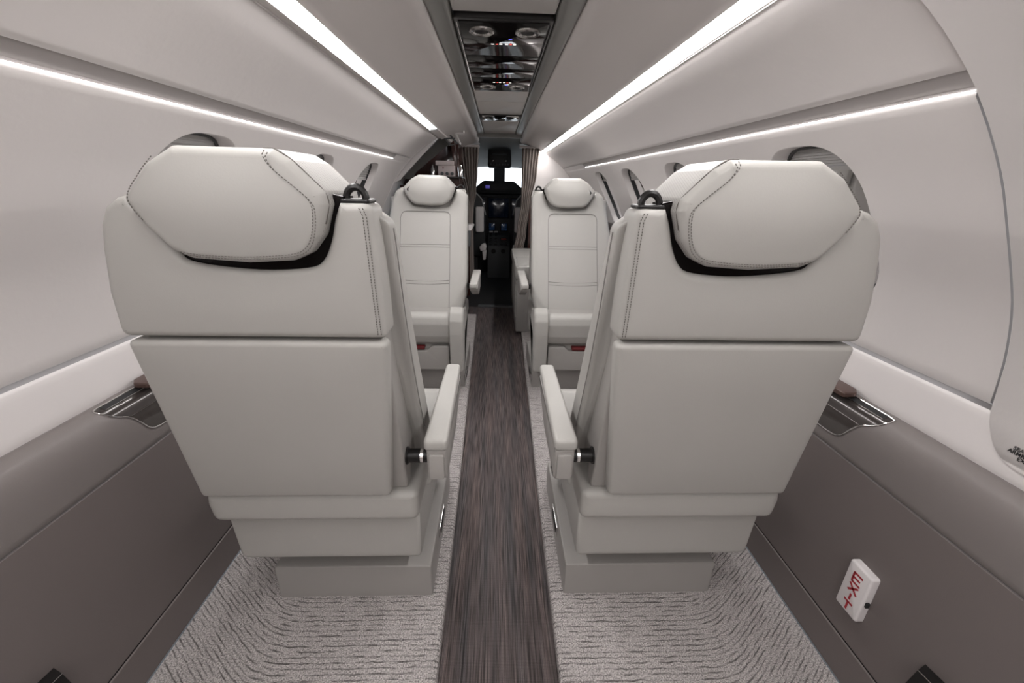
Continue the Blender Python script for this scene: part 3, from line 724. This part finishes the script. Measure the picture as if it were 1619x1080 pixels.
    # front drawer panel with lowered outboard part
    fp = [(.242, .135), (.575, .135), (.575, .236), (.345, .236), (.325, .258), (.242, .258)]
    mb = MB(); pillow(mb, rpoly(fp, [.004, .004, .01, .015, .015, .01], 4), .47, .505, .004, None, lambda a, b, c: F(a, c, b), seg=3); mb.build('front_panel', 'plastic', e, ang=50)
    mb = MB(); box(mb, .36, .45, .465, .502, .240, .256, .004, f=F); o_ = mb.build('life_vest_tab', 'belt', e); o_['label'] = 'dark red tab'
    # armrest
    ap = rpoly([(.101, .065), (.146, .065), (.143, .425), (.106, .425)], [.010, .010, .010, .010], 5)
    mb = MB(); pillow(mb, ap, .527, .551, .007, .007, lambda a, b, c: F(a, b, c), seg=4); arm = mb.build('armrest', 'leather', e, ang=60)
    mb = MB(); pillow(mb, rpoly([(.070, .526), (.074, .458), (.26, .458), (.30, .475), (.395, .508), (.415, .526)], [.003, .006, .02, .03, .01, .004], 4), .104, .142, .005, None, lambda a, b, c: F(c, a, b), seg=3); mb.build('armrest_housing', 'plastic', arm, ang=50)
    mb = MB(); pillow(mb, rpoly([(.1085, .462), (.1375, .462), (.1375, .518), (.1085, .518)], .006, 4), .066, .0725, .002, None, lambda a, b, c: F(a, c, b), seg=3); mb.build('end_panel', 'plastic', arm, ang=50)
    mb = MB(); tube(mb, [(.140, .128, .474), (.205, .128, .474)], .0145, 18, f=F); tube(mb, [(.190, .128, .474), (.196, .128, .474)], .0185, 18, f=F); pv = mb.build('armrest_pivot', 'black', e)
    mb = MB(); tube(mb, [(.158, .128, .474), (.164, .128, .474)], .0150, 18, f=F); mb.build('pivot_ring', 'chrome', pv)
    # pedestal
    if near: pp = [(.170, pedoff), (.556, pedoff), (.556, pedoff+.10), (.262, pedoff+.10), (.262, pedoff+pedlen), (.170, pedoff+pedlen)]
    else: pp = [(.174, pedoff), (.556, pedoff), (.556, pedoff+.10), (.262, pedoff+.10), (.262, pedoff+pedlen), (.174, pedoff+pedlen)]
    mb = MB(); pillow(mb, rpoly(pp, .004, 3), 0.0, .101, .0, .004, lambda a, b, c: F(a, b, c), seg=3, cap='cdt', grid=.06); pe = mb.build('pedestal', 'plastic', e, ang=40)
    mb = MB(); pillow(mb, rpoly([(.27, .30), (.50, .30), (.50, .44), (.27, .44)], .01, 3), .0, .20, .003, None, lambda a, b, c: F(a, b, c), seg=2); mb.build('swivel_mount', 'plastic', e)
    yl = .33+ (pedoff-.17)*0
    mb = MB(); box(mb, .166, .172, .33, .43, .045, .080, .002, f=F); sl = mb.build('track_lock', 'chrome', pe)
    mb = MB(); box(mb, .1645, .168, .34, .42, .052, .074, .002, f=F); mb.build('lock_recess', 'black', sl)
    return e
build_seat(-1, .600, 1, 'near left passenger seat seen from behind, facing the cockpit', .187, .42, True)
build_seat(1, .600, 1, 'near right passenger seat seen from behind, facing the cockpit', .187, .42, True)
build_seat(-1, 2.40, -1, 'far left passenger seat facing the camera, in front of the galley', .0, .42, False)
build_seat(1, 2.40, -1, 'far right passenger seat facing the camera, beside the side bench', .0, .42, False)

# ------------------------------------------------------------------ ledge trays
def tray(side, dy, lab):
    O = (side*.77, .80+dy, .55); e = empty('ledge_tray', O, lab, 'tray', 'gloss trays in the side ledges')
    def FT_(y, z, d): p = PS(side, y+dy, z, d); return (p[0]-O[0], p[1]-O[1], p[2]-O[2])
    out = smooth_path([(.722, .5725, 0), (.728, .564, 0), (.740, .553, 0), (.762, .540, 0), (.776, .522, 0), (.790, .500, 0), (.806, .491, 0), (.825, .4885, 0)], 5)
    top = [(.85+.0, .488, 0), (1.06, .488, 0), (1.08, .50, 0), (1.08, .565, 0), (1.06, .5735, 0), (.80, .5745, 0), (.735, .5745, 0)]
    ol = [(p[0], p[1]) for p in out]+[(p[0], p[1]) for p in top]
    # filled as columns in y between lower and upper outline
    def zlow(y):
        lo = [(p[0], p[1]) for p in out]
        if y <= lo[0][0]: return lo[0][1]
        for a, b in zip(lo, lo[1:]):
            if a[0] <= y <= b[0]: return a[1]+(b[1]-a[1])*(y-a[0])/max(1e-6, b[0]-a[0])
        return .4885
    ys = zlist(.7225, .83, 24)+zlist(.85, 1.07, 6); N = 12; vs = []
    for y in ys:
        z0 = zlow(y); z1 = .5742
        for j in range(N+1):
            t = j/N; vs.append(FT_(y, z0+(z1-z0)*t, -.0024))
    mb = MB(); mb.add(vs, [(i*(N+1)+j, i*(N+1)+j+1, (i+1)*(N+1)+j+1, (i+1)*(N+1)+j) for i in range(len(ys)-1) for j in range(N)]); mb.build('tray_surface', 'glossbrown', e, ang=60)
    mb = MB(); rim = [(y, zlow(y)) for y in ys]; tube(mb, [FT_(1.07, .5745, -.003), FT_(.80, .5745, -.003), FT_(.735, .5745, -.003), FT_(.7235, .5735, -.003)]+[FT_(a, b, -.003) for a, b in rim], .0012, 6); mb.build('rim', 'chrome', e)
    # dark slot along the wall side
    def strip_part(nm, pts, w_, mt, d):
        mb = MB(); vs = []
        for y, z in pts: vs += [FT_(y, z, d), FT_(y, z+w_, d)]
        mb.add(vs, [(2*i, 2*i+1, 2*i+3, 2*i+2) for i in range(len(pts)-1)]); return mb.build(nm, mt, e)
    strip_part('slot', [(y, .5690) for y in zlist(.738, 1.06, 8)], .0046, 'matte', -.0032)
    mb = MB(); tube(mb, [FT_(y, .5685, -.0036) for y in zlist(.738, 1.06, 8)], .0005, 5); mb.build('slot_edge', 'chrome', e)
    mb = MB(); tube(mb, [FT_(y, .541-.0005, -.0036) for y in zlist(.765, 1.06, 8)], .0006, 5); mb.build('tray_step', 'chrome', e)
    # brown pad standing on it
    return e
tray(-1, .003, 'gloss grey tray with chrome rim set in the left ledge')
tray(1, -.026, 'gloss grey tray with chrome rim set in the right ledge')
for side, dy, nm in ((-1, 0.0, 'left'), (1, -.03, 'right')):
    mb = MB()
    pillow(mb, rpoly([(.822+dy, side*.780), (.820+dy, side*.748), (1.0+dy, side*.748), (1.0+dy, side*.793), (.84+dy, side*.793)], .008, 4), .5775, .5900, .003, None, lambda a, b, c: (b, a, c), seg=3)
    o = mb.build('ledge_pad', 'pad', None); tag(o, 'dark brown flat pad lying on the tray of the %s ledge' % nm, 'pad', 'brown pads on the ledge trays')

# ------------------------------------------------------------------ exit sign, latches
O = (.746, .605, .23); e = empty('exit_sign', O, 'small white plastic sign with red vertical EXIT lettering on the right sidewall', 'sign')
mb = MB(); pillow(mb, rpoly([(.578, .170), (.632, .170), (.632, .288), (.578, .288)], .006, 4), 0, .017, .0, .005, lambda a, b, c: (.7475-c-O[0], a-O[1], b-O[2]), seg=4); mb.build('sign_body', 'white', e, ang=50)
mb = MB(); box(mb, .574, .5785, .216, .228, .0045, .012, .001, f=lambda a, b, c: (.7475-c-O[0], a-O[1], b-O[2])); mb.build('switch', 'matte', e)
def stroke(mb, a, b, w_=.0042):   # a,b in (u right, v up) on the sign face, centred
    a, b = Vector(a), Vector(b); d = (b-a).normalized(); n = Vector((-d.y, d.x))*w_/2; q = [a-d*w_/2*.3-n, b+d*w_/2*.3-n, b+d*w_/2*.3+n, a-d*w_/2*.3+n]
    vs = [(.7475-.0176-O[0], .605-p.x-O[1], .229+p.y-O[2]) for p in q]+[(.7475-.0160-O[0], .605-p.x-O[1], .229+p.y-O[2]) for p in q]
    mb.add(vs, [(0, 1, 2, 3), (4, 5, 6, 7), (0, 1, 5, 4), (1, 2, 6, 5), (2, 3, 7, 6), (3, 0, 4, 7)])
def letter(strokes):
    mb = MB()
    for a, b in strokes: stroke(mb, a, b)
    mb.build('letter', 'red', e, ang=20)
x0, x1 = -.009, .010
letter([((x0, .040), (x0, .018)), ((x0, .040), (x1, .040)), ((x0, .029), (x1-.003, .029)), ((x0, .018), (x1, .018))])
letter([((x0-.001, .012), (x1, -.006)), ((x1-.001, .012), (x0-.001, -.006))])
letter([((0, -.011), (0, -.025))])
letter([((x0, -.032), (x1, -.032)), ((0, -.032), (0, -.051))])
for side, yy, nm in ((-1, .466, 'lower left corner'), (1, .444, 'lower right corner')):
    O = (side*.746, yy, .215); e = empty('wall_latch', O, 'black wedge-shaped latch on the dark sidewall at the %s' % nm, 'latch', 'black wall latches')
    mb = MB()
    vs = [(side*.748-O[0], yy+.020-O[1], .226-O[2]), (side*.748-O[0], yy-.045-O[1], .236-O[2]), (side*.725-O[0], yy-.045-O[1], .234-O[2]), (side*.727-O[0], yy+.012-O[1], .224-O[2]),
          (side*.748-O[0], yy+.026-O[1], .165-O[2]), (side*.748-O[0], yy-.045-O[1], .165-O[2]), (side*.722-O[0], yy-.045-O[1], .165-O[2]), (side*.722-O[0], yy+.018-O[1], .165-O[2])]
    mb.add(vs, [(0, 1, 2, 3), (4, 5, 6, 7), (0, 1, 5, 4), (1, 2, 6, 5), (2, 3, 7, 6), (3, 0, 4, 7)]); mb.build('latch_body', 'black', e, ang=20)
    mb = MB(); tube(mb, [vs[3], vs[2]], .0006, 6); mb.build('latch_edge', 'chrome', e)

# ------------------------------------------------------------------ left door opening
def ringarch(mb, side, y0, y1, z0, z1, d0, d1):
    zs = zlist(z0, z1, 30); vs = []
    for z in zs:
        vs += [PS(side, y0, z, d0), PS(side, y0, z, d1), PS(side, y1, z, d1), PS(side, y1, z, d0)]
    mb.add(vs, [(4*i+j, 4*i+(j+1) % 4, 4*i+4+(j+1) % 4, 4*i+4+j) for i in range(len(zs)-1) for j in range(4)])
mb = MB(); ringarch(mb, -1, 2.900, 2.928, .577, 1.266, -.002, .03); tag(mb.build('trim_17', 'sill', ang=50), kind='structure')
mb = MB(); ringarch(mb, -1, 2.928, 2.933, .577, 1.266, .004, .06); tag(mb.build('trim_18', 'matte', ang=50), kind='structure')
mb = MB(); ringarch(mb, -1, 2.933, 3.00, .577, 1.266, .016, .06); tag(mb.build('trim_19', 'sill', ang=50), kind='structure')
# door lining beyond the arch
mb = MB(); vs = []
for y in (2.95, 3.32): vs += [PS(-1, y, z, .05) for z in zlist(.577, 1.266, 20)]
mb.add(vs, [(j, j+1, 21+j+1, 21+j) for j in range(20)]); tag(mb.build('door_2', 'sill', ang=50), kind='structure')
def quadslab(mb, pts, y, th):
    vs = [(p[0], y, p[1]) for p in pts]+[(p[0], y+th, p[1]) for p in pts]; n = len(pts)
    mb.add(vs, [tuple(range(n)), tuple(range(n, 2*n))]+[(j, (j+1) % n, n+(j+1) % n, n+j) for j in range(n)])
mb = MB(); quadslab(mb, [(-.383, 1.285), (-.324, 1.248), (-.560, 1.066), (-.590, 1.022), (-.640, 1.022), (-.630, 1.048)], 3.02, .03)
o = mb.build('door_cover', 'doordark', ang=20); tag(o, 'dark grey rectangular panel hanging diagonally in the left entry door opening', 'panel')
mb = MB(); quadslab(mb, [(-.380, 1.289), (-.505, 1.170), (-.628, 1.050), (-.66, 1.015)]+[(-prof(z)-.016, z) for z in zlist(1.0, 1.262, 14)], 3.003, .008)
tag(mb.build('trim_20', 'sill', ang=20), kind='structure')
e = empty('door_latch_gear', (-.31, 3.0, 1.24), 'grey metal latch gear at the top of the left entry door opening', 'mechanism')
mb = MB(); L_ = lambda a, b, c: (a+.31, b-3.0, c-1.24)
tube(mb, [(-.385, 3.0, 1.292), (-.375, 3.0, 1.305), (-.30, 3.0, 1.312), (-.285, 3.0, 1.30), (-.255, 3.0, 1.238)], .007, 8, f=L_); mb.build('frame_tube', 'sill', e)
mb = MB(); tube(mb, [(-.372, 2.998, 1.286), (-.330, 2.998, 1.300), (-.275, 2.998, 1.240), (-.318, 2.998, 1.232)], .006, 6, f=L_, closed=True); tube(mb, [(-.35, 2.995, 1.270), (-.29, 2.995, 1.272)], .005, 6, f=L_); mb.build('linkage', 'pedgrey', e)
e = empty('grab_handle', (-.25, 2.98, 1.30), 'small pale grab handle under the ceiling above the entry door', 'handle')
mb = MB(); tube(mb, [(-.03, 0, .0), (.02, 0, .001)], .0055, 10); mb.build('grip', 'sill', e)
mb = MB(); tube(mb, [(-.028, 0, 0), (-.04, 0, .02)], .004, 8); mb.build('bracket', 'sill', e); mb = MB(); tube(mb, [(.018, 0, 0), (.018, 0, .02)], .004, 8); mb.build('bracket', 'sill', e)

mb = MB(); zs = zlist(0, 1.266, 40); vs = [PS(-1, y, z, .055) for y in (2.88, 4.06) for z in zs]
mb.add(vs, [(j, j+1, 42+j, 41+j) for j in range(40)]); tag(mb.build('wall_entry', 'sill'), kind='structure')
# ------------------------------------------------------------------ galley
O = (-.52, 3.55, 0); e = empty('galley_cabinet', O, 'dark red-brown wooden galley cabinet behind the far left seat', 'cabinet')
L_ = lambda a, b, c: (a-O[0], b-O[1], c-O[2])
mb = MB(); box(mb, -.735, -.315, 3.32, 3.88, -.03, .98, .003, f=L_); mb.build('lower_body', 'wood', e)
mb = MB(); box(mb, -.76, -.315, 3.52, 3.88, .98, 1.35, .003, f=L_); mb.build('upper_body', 'wood', e)
mb = MB(); box(mb, -.745, -.270, 3.24, 3.52, 1.036, 1.046, .002, f=L_); mb.build('shelf', 'black', e)
mb = MB(); box(mb, -.325, -.300, 3.32, 3.52, 1.045, 1.30, .002, f=lambda a, b, c: L_(a-(c-1.045)*.12, b, c)); mb.build('side_panel', 'wood', e)
for x0, x1, z0, z1 in ((-.73, -.53, .50, .96), (-.525, -.325, .50, .96), (-.73, -.53, .05, .48), (-.525, -.325, .05, .48)):
    mb = MB(); box(mb, x0, x1, 3.305, 3.32, z0, z1, .003, f=L_); d = mb.build('cabinet_door', 'wood', e)
    mb = MB(); tube(mb, [(x1-.03, 3.298, (z0+z1)/2-.03), (x1-.03, 3.298, (z0+z1)/2+.03)], .004, 8, f=L_); mb.build('pull', 'chrome', d)
O = (-.385, 3.30, 1.046); e = empty('drinks_dispenser', O, 'pale boxy dispenser with three knobs on the galley shelf', 'appliance')
mb = MB(); box(mb, -.0625, .062, 0, .10, .0, .075, .004); mb.build('body', 'appl', e)
mb = MB(); box(mb, -.078, .055, -.012, .10, .075, .106, .004); mb.build('top_box', 'appl', e)
for x in (-.033, .003, .04):
    mb = MB(); lathe(mb, [(.0001, -.016), (.010, -.016), (.0115, -.012), (.0115, 0)], (x, 0, .02), 'y', 18); mb.build('knob', 'pedgrey', e)
mb = MB(); lathe(mb, [(.0001, -.004), (.005, -.004), (.005, 0)], (-.025, 0, .058), 'y', 12); mb.build('button', 'belt', e)
for x, lab in ((-.485, 'shiny steel bottle on the galley shelf left of the dispenser'), (-.283, 'shiny steel bottle on the galley shelf right of the dispenser')):
    mb = MB(); lathe(mb, [(.0001, 0), (.014, 0), (.0145, .01), (.014, .05), (.007, .066), (.006, .078), (.0001, .079)], (x, 3.30, 1.046), 'z', 20); tag(mb.build('steel_bottle', 'chrome', None), lab, 'bottle', 'steel bottles on the galley shelf')
O = (-.275, 3.45, .66); e = empty('fold_out_worktop', O, 'small pale fold-out worktop sticking out of the galley cabinet', 'worktop')
mb = MB(); box(mb, -.038, .062, -.13, .30, 0, .018, .005); mb.build('top', 'sill', e)
mb = MB(); box(mb, .035, .055, -.12, -.09, -.12, .0, .004); mb.build('bracket', 'pedgrey', e)

# ------------------------------------------------------------------ forward bulkhead, curtains
mb = MB(); pts = [(.275, .90)]+[(prof(z)+.0, z) for z in zlist(.90, 1.266, 14)]+[(.353, 1.2745), (.275, 1.306)]
quadslab(mb, pts, 4.0, .03); tag(mb.build('wall_forward_right', 'wall', ang=20), kind='structure')
mb = MB(); quadslab(mb, [(.275, -.03), (.275, .8995)]+[(prof(z), z) for z in zlist(.8995, 0, 10)]+[(.746, -.03)], 4.0, .03); tag(mb.build('wall_forward_lower', 'wood', ang=20), kind='structure')
mb = MB(); quadslab(mb, [(-.275, -.03), (-.275, 1.306), (-.353, 1.2745)]+[(-prof(z), z) for z in zlist(1.266, 0, 20)]+[(-.746, -.03)], 4.01, .03); tag(mb.build('wall_forward_left', 'wood', ang=20), kind='structure')
e = empty('switch_panel', (.335, 3.996, .80), 'two small pale switch plates on the dark wood bulkhead beside the right curtain', 'switch')
for z in (-.028, .032):
    mb = MB(); box(mb, -.025, .012, -.008, .003, z-.026, z+.024, .003); mb.build('switch_plate', 'switch', e)

def curtain(name, y, secs, nfold, depth, lab):
    """secs: (z, x0, x1, depth scale) from top to bottom"""
    n = nfold*8; rows = []
    zz = []
    for (z0, a0, b0, d0), (z1, a1, b1, d1) in zip(secs, secs[1:]):
        for i in range(8):
            t = i/8; s_ = t*t*(3-2*t); zz.append((z0+(z1-z0)*t, a0+(a1-a0)*s_, b0+(b1-b0)*s_, d0+(d1-d0)*s_))
    zz.append(secs[-1])
    mb = MB(); vs = []
    for th in (0, .006):
        for z, a, b, dd in zz:
            for j in range(n+1):
                u = j/n; ph = 2*math.pi*nfold*u+.5*math.sin(5*u+z*1.5); vs.append((a+(b-a)*u+.004*math.sin(ph*2), y+dd*depth*math.sin(ph)+th, z))
    R = len(zz); W = n+1; fs = []
    for k_ in (0, 1): fs += [(k_*R*W+i*W+j, k_*R*W+i*W+j+1, k_*R*W+(i+1)*W+j+1, k_*R*W+(i+1)*W+j) for i in range(R-1) for j in range(n)]
    fs += [(i*W, (i+1)*W, R*W+(i+1)*W, R*W+i*W) for i in range(R-1)]+[(i*W+n, (i+1)*W+n, R*W+(i+1)*W+n, R*W+i*W+n) for i in range(R-1)]
    mb.add(vs, fs); o = mb.build(name, 'curt', ang=80); tag(o, lab, 'curtain', 'gathered curtains'); return o
curtain('curtain', 3.93, [(1.297, -.375, -.178, 1), (1.10, -.345, -.190, 1), (.92, -.300, -.205, .9), (.79, -.272, -.228, .6), (.70, -.270, -.235, .6), (.40, -.268, -.232, .7), (.1, -.268, -.228, .8)], 7, .016, 'taupe curtain gathered at the left of the cockpit opening')
curtain('curtain', 3.90, [(1.292, .190, .345, 1), (1.10, .192, .325, 1), (.85, .195, .280, .9), (.62, .165, .250, .8), (.40, .135, .225, .8)], 6, .016, 'taupe curtain hanging at the right of the cockpit opening')
mb = MB(); box(mb, -.40, -.17, 3.90, 3.96, 1.293, 1.312, .003); box(mb, .17, .36, 3.87, 3.93, 1.293, 1.312, .003); tag(mb.build('trim_21', 'ceil'), kind='structure')
# header over the cockpit opening
mb = MB(); zz = [(3.46, 1.348), (3.6, 1.345), (3.8, 1.335), (4.1, 1.335), (4.5, 1.345), (4.9, 1.335), (5.25, 1.27), (5.44, 1.195)]
vs = []; K = 16
for y, z in zz:
    for j in range(K+1):
        u = -1+2*j/K; vs.append((u*(.168 if y < 4.1 else .62), y, z-(.0 if y < 4.1 else .12*abs(u)**3)))
mb.add(vs, [(i*(K+1)+j, i*(K+1)+j+1, (i+1)*(K+1)+j+1, (i+1)*(K+1)+j) for i in range(len(zz)-1) for j in range(K)])
tag(mb.build('ceiling_cockpit', 'cockgrey', ang=70), kind='structure')

# ------------------------------------------------------------------ cockpit shell
mb = MB(); YF = 5.45
for sd in (-1, 1):
    box(mb, sd*.70-.02, sd*.70+.02, 4.04, YF, -.03, 1.35, .003)
box(mb, -.72, .72, YF, YF+.03, -.03, .93, .003)
box(mb, -.72, .72, YF, YF+.03, 1.195, 1.45, .003)
box(mb, -.72, .72, 4.04, YF, 1.38, 1.40, .003)
for a, b in ((-.80, -.66), (.66, .80)): box(mb, a, b, YF, YF+.03, .93, 1.2, .003)
tag(mb.build('wall_cockpit', 'cockdark'), kind='structure')
mb = MB(); box(mb, -.062, .072, YF-.03, YF+.03, .93, 1.20, .012); tag(mb.build('windshield_post', 'pedgrey'), 'grey centre post between the two bright windshield panes', 'post')
for x0, x1, nm in ((-.66, -.062, 'left'), (.072, .66, 'right')):
    mb = MB(); box(mb, x0, x1, YF+.008, YF+.014, .93, 1.195, .002); o = mb.build('window_8' if nm == 'left' else 'window_9', 'wsglass'); tag(o, kind='structure')
e = empty('glareshield', (0, 5.15, .95), 'dark hooded glareshield with control panel under the windshield', 'cockpit panel')
hd = [(-.30, .90), (-.295, .945), (-.18, 1.035), (-.165, 1.040), (.170, 1.035), (.185, 1.028), (.29, .945), (.295, .90)]
mb = MB(); pillow(mb, rpoly(hd, .01, 3), 0, .26, .006, None, lambda a, b, c: (a, c, b-.95), seg=3); mb.build('hood', 'cockdark', e, ang=40)
mb = MB(); box(mb, -.20, .20, -.012, 0, -.025, .06, .003); mb.build('control_panel', 'pedgrey2', e)
for x in [-.05+.025*i for i in range(8)]:
    mb = MB(); lathe(mb, [(.0001, -.022), (.006, -.022), (.007, 0)], (x, -.010, .005), 'y', 12); mb.build('knob', 'black', e)
mb = MB(); box(mb, -.155, -.105, -.016, -.010, .005, .04, .002); mb.build('purple_display', 'screen_pur', e)
e = empty('instrument_panel', (0, 5.15, .5), 'dark instrument panel with large dim displays ahead of the pilots', 'cockpit panel')
mb = MB(); box(mb, -.66, .66, .02, .10, -.53, .385, .005); mb.build('panel', 'cockdark', e)
for (x0, x1, z0, z1, mm) in ((-.13, .125, .12, .36, 'screen_dim'), (-.52, -.15, .12, .36, 'screen_dim'), (.145, .52, .12, .36, 'screen_dim'), (-.125, -.035, -.03, .075, 'screen'), (.02, .11, -.03, .075, 'screen')):
    mb = MB(); box(mb, x0, x1, .004, .022, z0, z1, .006); b_ = mb.build('bezel', 'black', e)
    mb = MB(); box(mb, x0+.012, x1-.012, .001, .006, z0+.012, z1-.012, .002); mb.build('screen', mm, b_)
e = empty('centre_console', (0, 4.9, .2), 'grey centre console with levers between the pilot seats', 'console')
mb = MB(); pillow(mb, rpoly([(5.14, .46), (5.05, .44), (4.86, .34), (4.84, .18), (4.84, -.03), (5.14, -.03)], .012, 3), -.125, .130, .006, None, lambda a, b, c: (c, a-4.9, b-.2), seg=3); mb.build('body', 'pedgrey', e, ang=40)
def onc(x, t): return (x, 5.05-.19*t-4.9, .44-.10*t-.2)
for i, x in enumerate((-.085, -.03)):
    mb = MB(); p = onc(x, .1); tube(mb, [p, (p[0], p[1]-.03, p[2]+.05)], .005, 8); lv = mb.build('lever', 'black', e)
    mb = MB(); box(mb, p[0]-.022, p[0]+.022, p[1]-.045, p[1]-.015, p[2]+.045, p[2]+.060, .004); mb.build('lever_grip', 'white', lv)
mb = MB(); p = onc(.06, .45); box(mb, p[0]-.03, p[0]+.03, p[1]-.02, p[1]+.02, p[2]+.0, p[2]+.02, .003); mb.build('guarded_switch', 'belt2', e)
for i in range(4):
    for j in range(3):
        mb = MB(); p = onc(-.09+.06*i, .35+.27*j); box(mb, p[0]-.014, p[0]+.014, p[1]-.012, p[1]+.012, p[2]-.003, p[2]+.010, .003); mb.build('button', 'black', e)
for i in range(2):
    mb = MB(); lathe(mb, [(.0001, -.01), (.024, -.01), (.026, -.004), (.026, .004)], (-.055+.11*i, -.062, .085), 'y', 18); mb.build('dial', 'black', e)
e = empty('overhead_console', (0, 4.75, 1.2), 'black overhead switch console hanging above the windshield post', 'console')
mb = MB(); pillow(mb, rpoly([(-.115, 1.165), (-.12, 1.19), (-.112, 1.368), (.120, 1.368), (.128, 1.19), (.122, 1.165)], .014, 4), 0, .25, .01, None, lambda a, b, c: (a, c, b-1.2), seg=3); mb.build('housing', 'black', e, ang=40)
mb = MB(); box(mb, -.075, .080, -.008, 0, .085, .098, .003); mb.build('light_bar', 'pedgrey', e)
for x in (-.065, .07):
    mb = MB(); lathe(mb, [(.0001, -.02), (.010, -.018), (.014, 0)], (x, 0, .034), 'y', 16); mb.build('reading_lamp', 'chrome', e)
for i in range(7):
    mb = MB(); box(mb, -.095+.03*i, -.078+.03*i, -.006, 0, -.012, .004, .002); mb.build('switch', 'pedgrey', e)

# pilot seats
for sd, lab in ((-1, 'left pilot seat with cream cushion and grey rim, seen through the cockpit opening'), (1, 'right pilot seat with cream cushion, partly behind the curtain')):
    X0 = -.335 if sd < 0 else .345; O = (X0, 4.40, 0); e = empty('pilot_seat', O, lab, 'seat', 'pilot seats')
    ol = [(-.195, .30), (.195, .30), (.200, .72), (.165, .86), (.07, .955), (-.07, .955), (-.165, .86), (-.200, .72)]
    mb = MB(); pillow(mb, rpoly(ol, [.02, .02, .08, .08, .08, .08, .08, .08], 5), 0, .05, .01, None, lambda a, b, c: (a, c, b), seg=3); mb.build('seat_shell', 'cockdark', e, ang=50)
    mb = MB(); pp = rpoly(ol, [.02, .02, .08, .08, .08, .08, .08, .08], 5); tube(mb, [(a, -.004, b) for a, b in pp if b > .33], .0065, 8); mb.build('rim', 'pedrim', e)
    mb = MB(); xi = .195 if sd < 0 else -.195; a0, a1 = sorted((xi*.95, xi*.52)); pillow(mb, rpoly([(a0, .54), (a1, .54), (a1, .79), (a0, .79)], .02, 4), -.035, .0, .012, .002, lambda a, b, c: (a, c, b), seg=4); mb.build('side_cushion', 'sill', e, ang=60)
    mb = MB(); box(mb, -.2, .2, .04, .48, .28, .40, .02); mb.build('seat_cushion', 'cockdark', e)
    mb = MB(); box(mb, -.12, .12, .05, .35, -.03, .28, .01); mb.build('base', 'matte', e)
    if sd < 0:
        mb = MB(); pillow(mb, rpoly([(.15, .36), (.20, .36), (.215, .405), (.20, .44), (.17, .43), (.14, .40)], .012, 4), -.10, -.02, .012, None, lambda a, b, c: (a, c, b), seg=4); pillow(mb, rpoly([(.175, .27), (.205, .27), (.215, .37), (.17, .37)], .012, 4), -.09, -.03, .01, None, lambda a, b, c: (a, c, b), seg=4); mb.build('folded_armrest', 'sill', e, ang=60)
    else:
        mb = MB(); pillow(mb, rpoly([(-.20, .32), (-.17, .32), (-.165, .42), (-.20, .42)], .01, 4), -.08, -.02, .01, None, lambda a, b, c: (a, c, b), seg=4); mb.build('folded_armrest', 'sill', e, ang=60)

# side bench on the right
O = (.42, 3.2, 0); e = empty('side_bench', O, 'pale side-facing bench behind the far right seat, by the windows', 'bench')
L_ = lambda a, b, c: (a-O[0], b-O[1], c)
mb = MB(); box(mb, .125, .735, 2.86, 3.86, 0, .38, .008, f=L_); mb.build('base', 'plastic', e)
mb = MB(); box(mb, .112, .70, 2.86, 3.28, .38, .475, .025, f=L_); mb.build('seat_cushion', 'leather', e)
mb = MB(); box(mb, .112, .70, 3.285, 3.86, .38, .462, .025, f=L_); mb.build('seat_cushion', 'leather', e)
mb = MB(); pillow(mb, rpoly([(.60, .47), (.74, .47), (.70, .88), (.655, .90), (.63, .86)], .02, 4), 2.86, 3.84, .02, None, lambda a, b, c: L_(a, c, b), seg=4); mb.build('backrest', 'leather', e, ang=60)
mb = MB(); box(mb, .205, .70, 2.74, 2.84, .05, .605, .02, f=L_); mb.build('end_armrest', 'leather', e)
for y0 in (2.9, 3.35):
    mb = MB(); box(mb, .118, .127, y0, y0+.38, .10, .34, .004, f=L_); mb.build('drawer', 'leather', e)
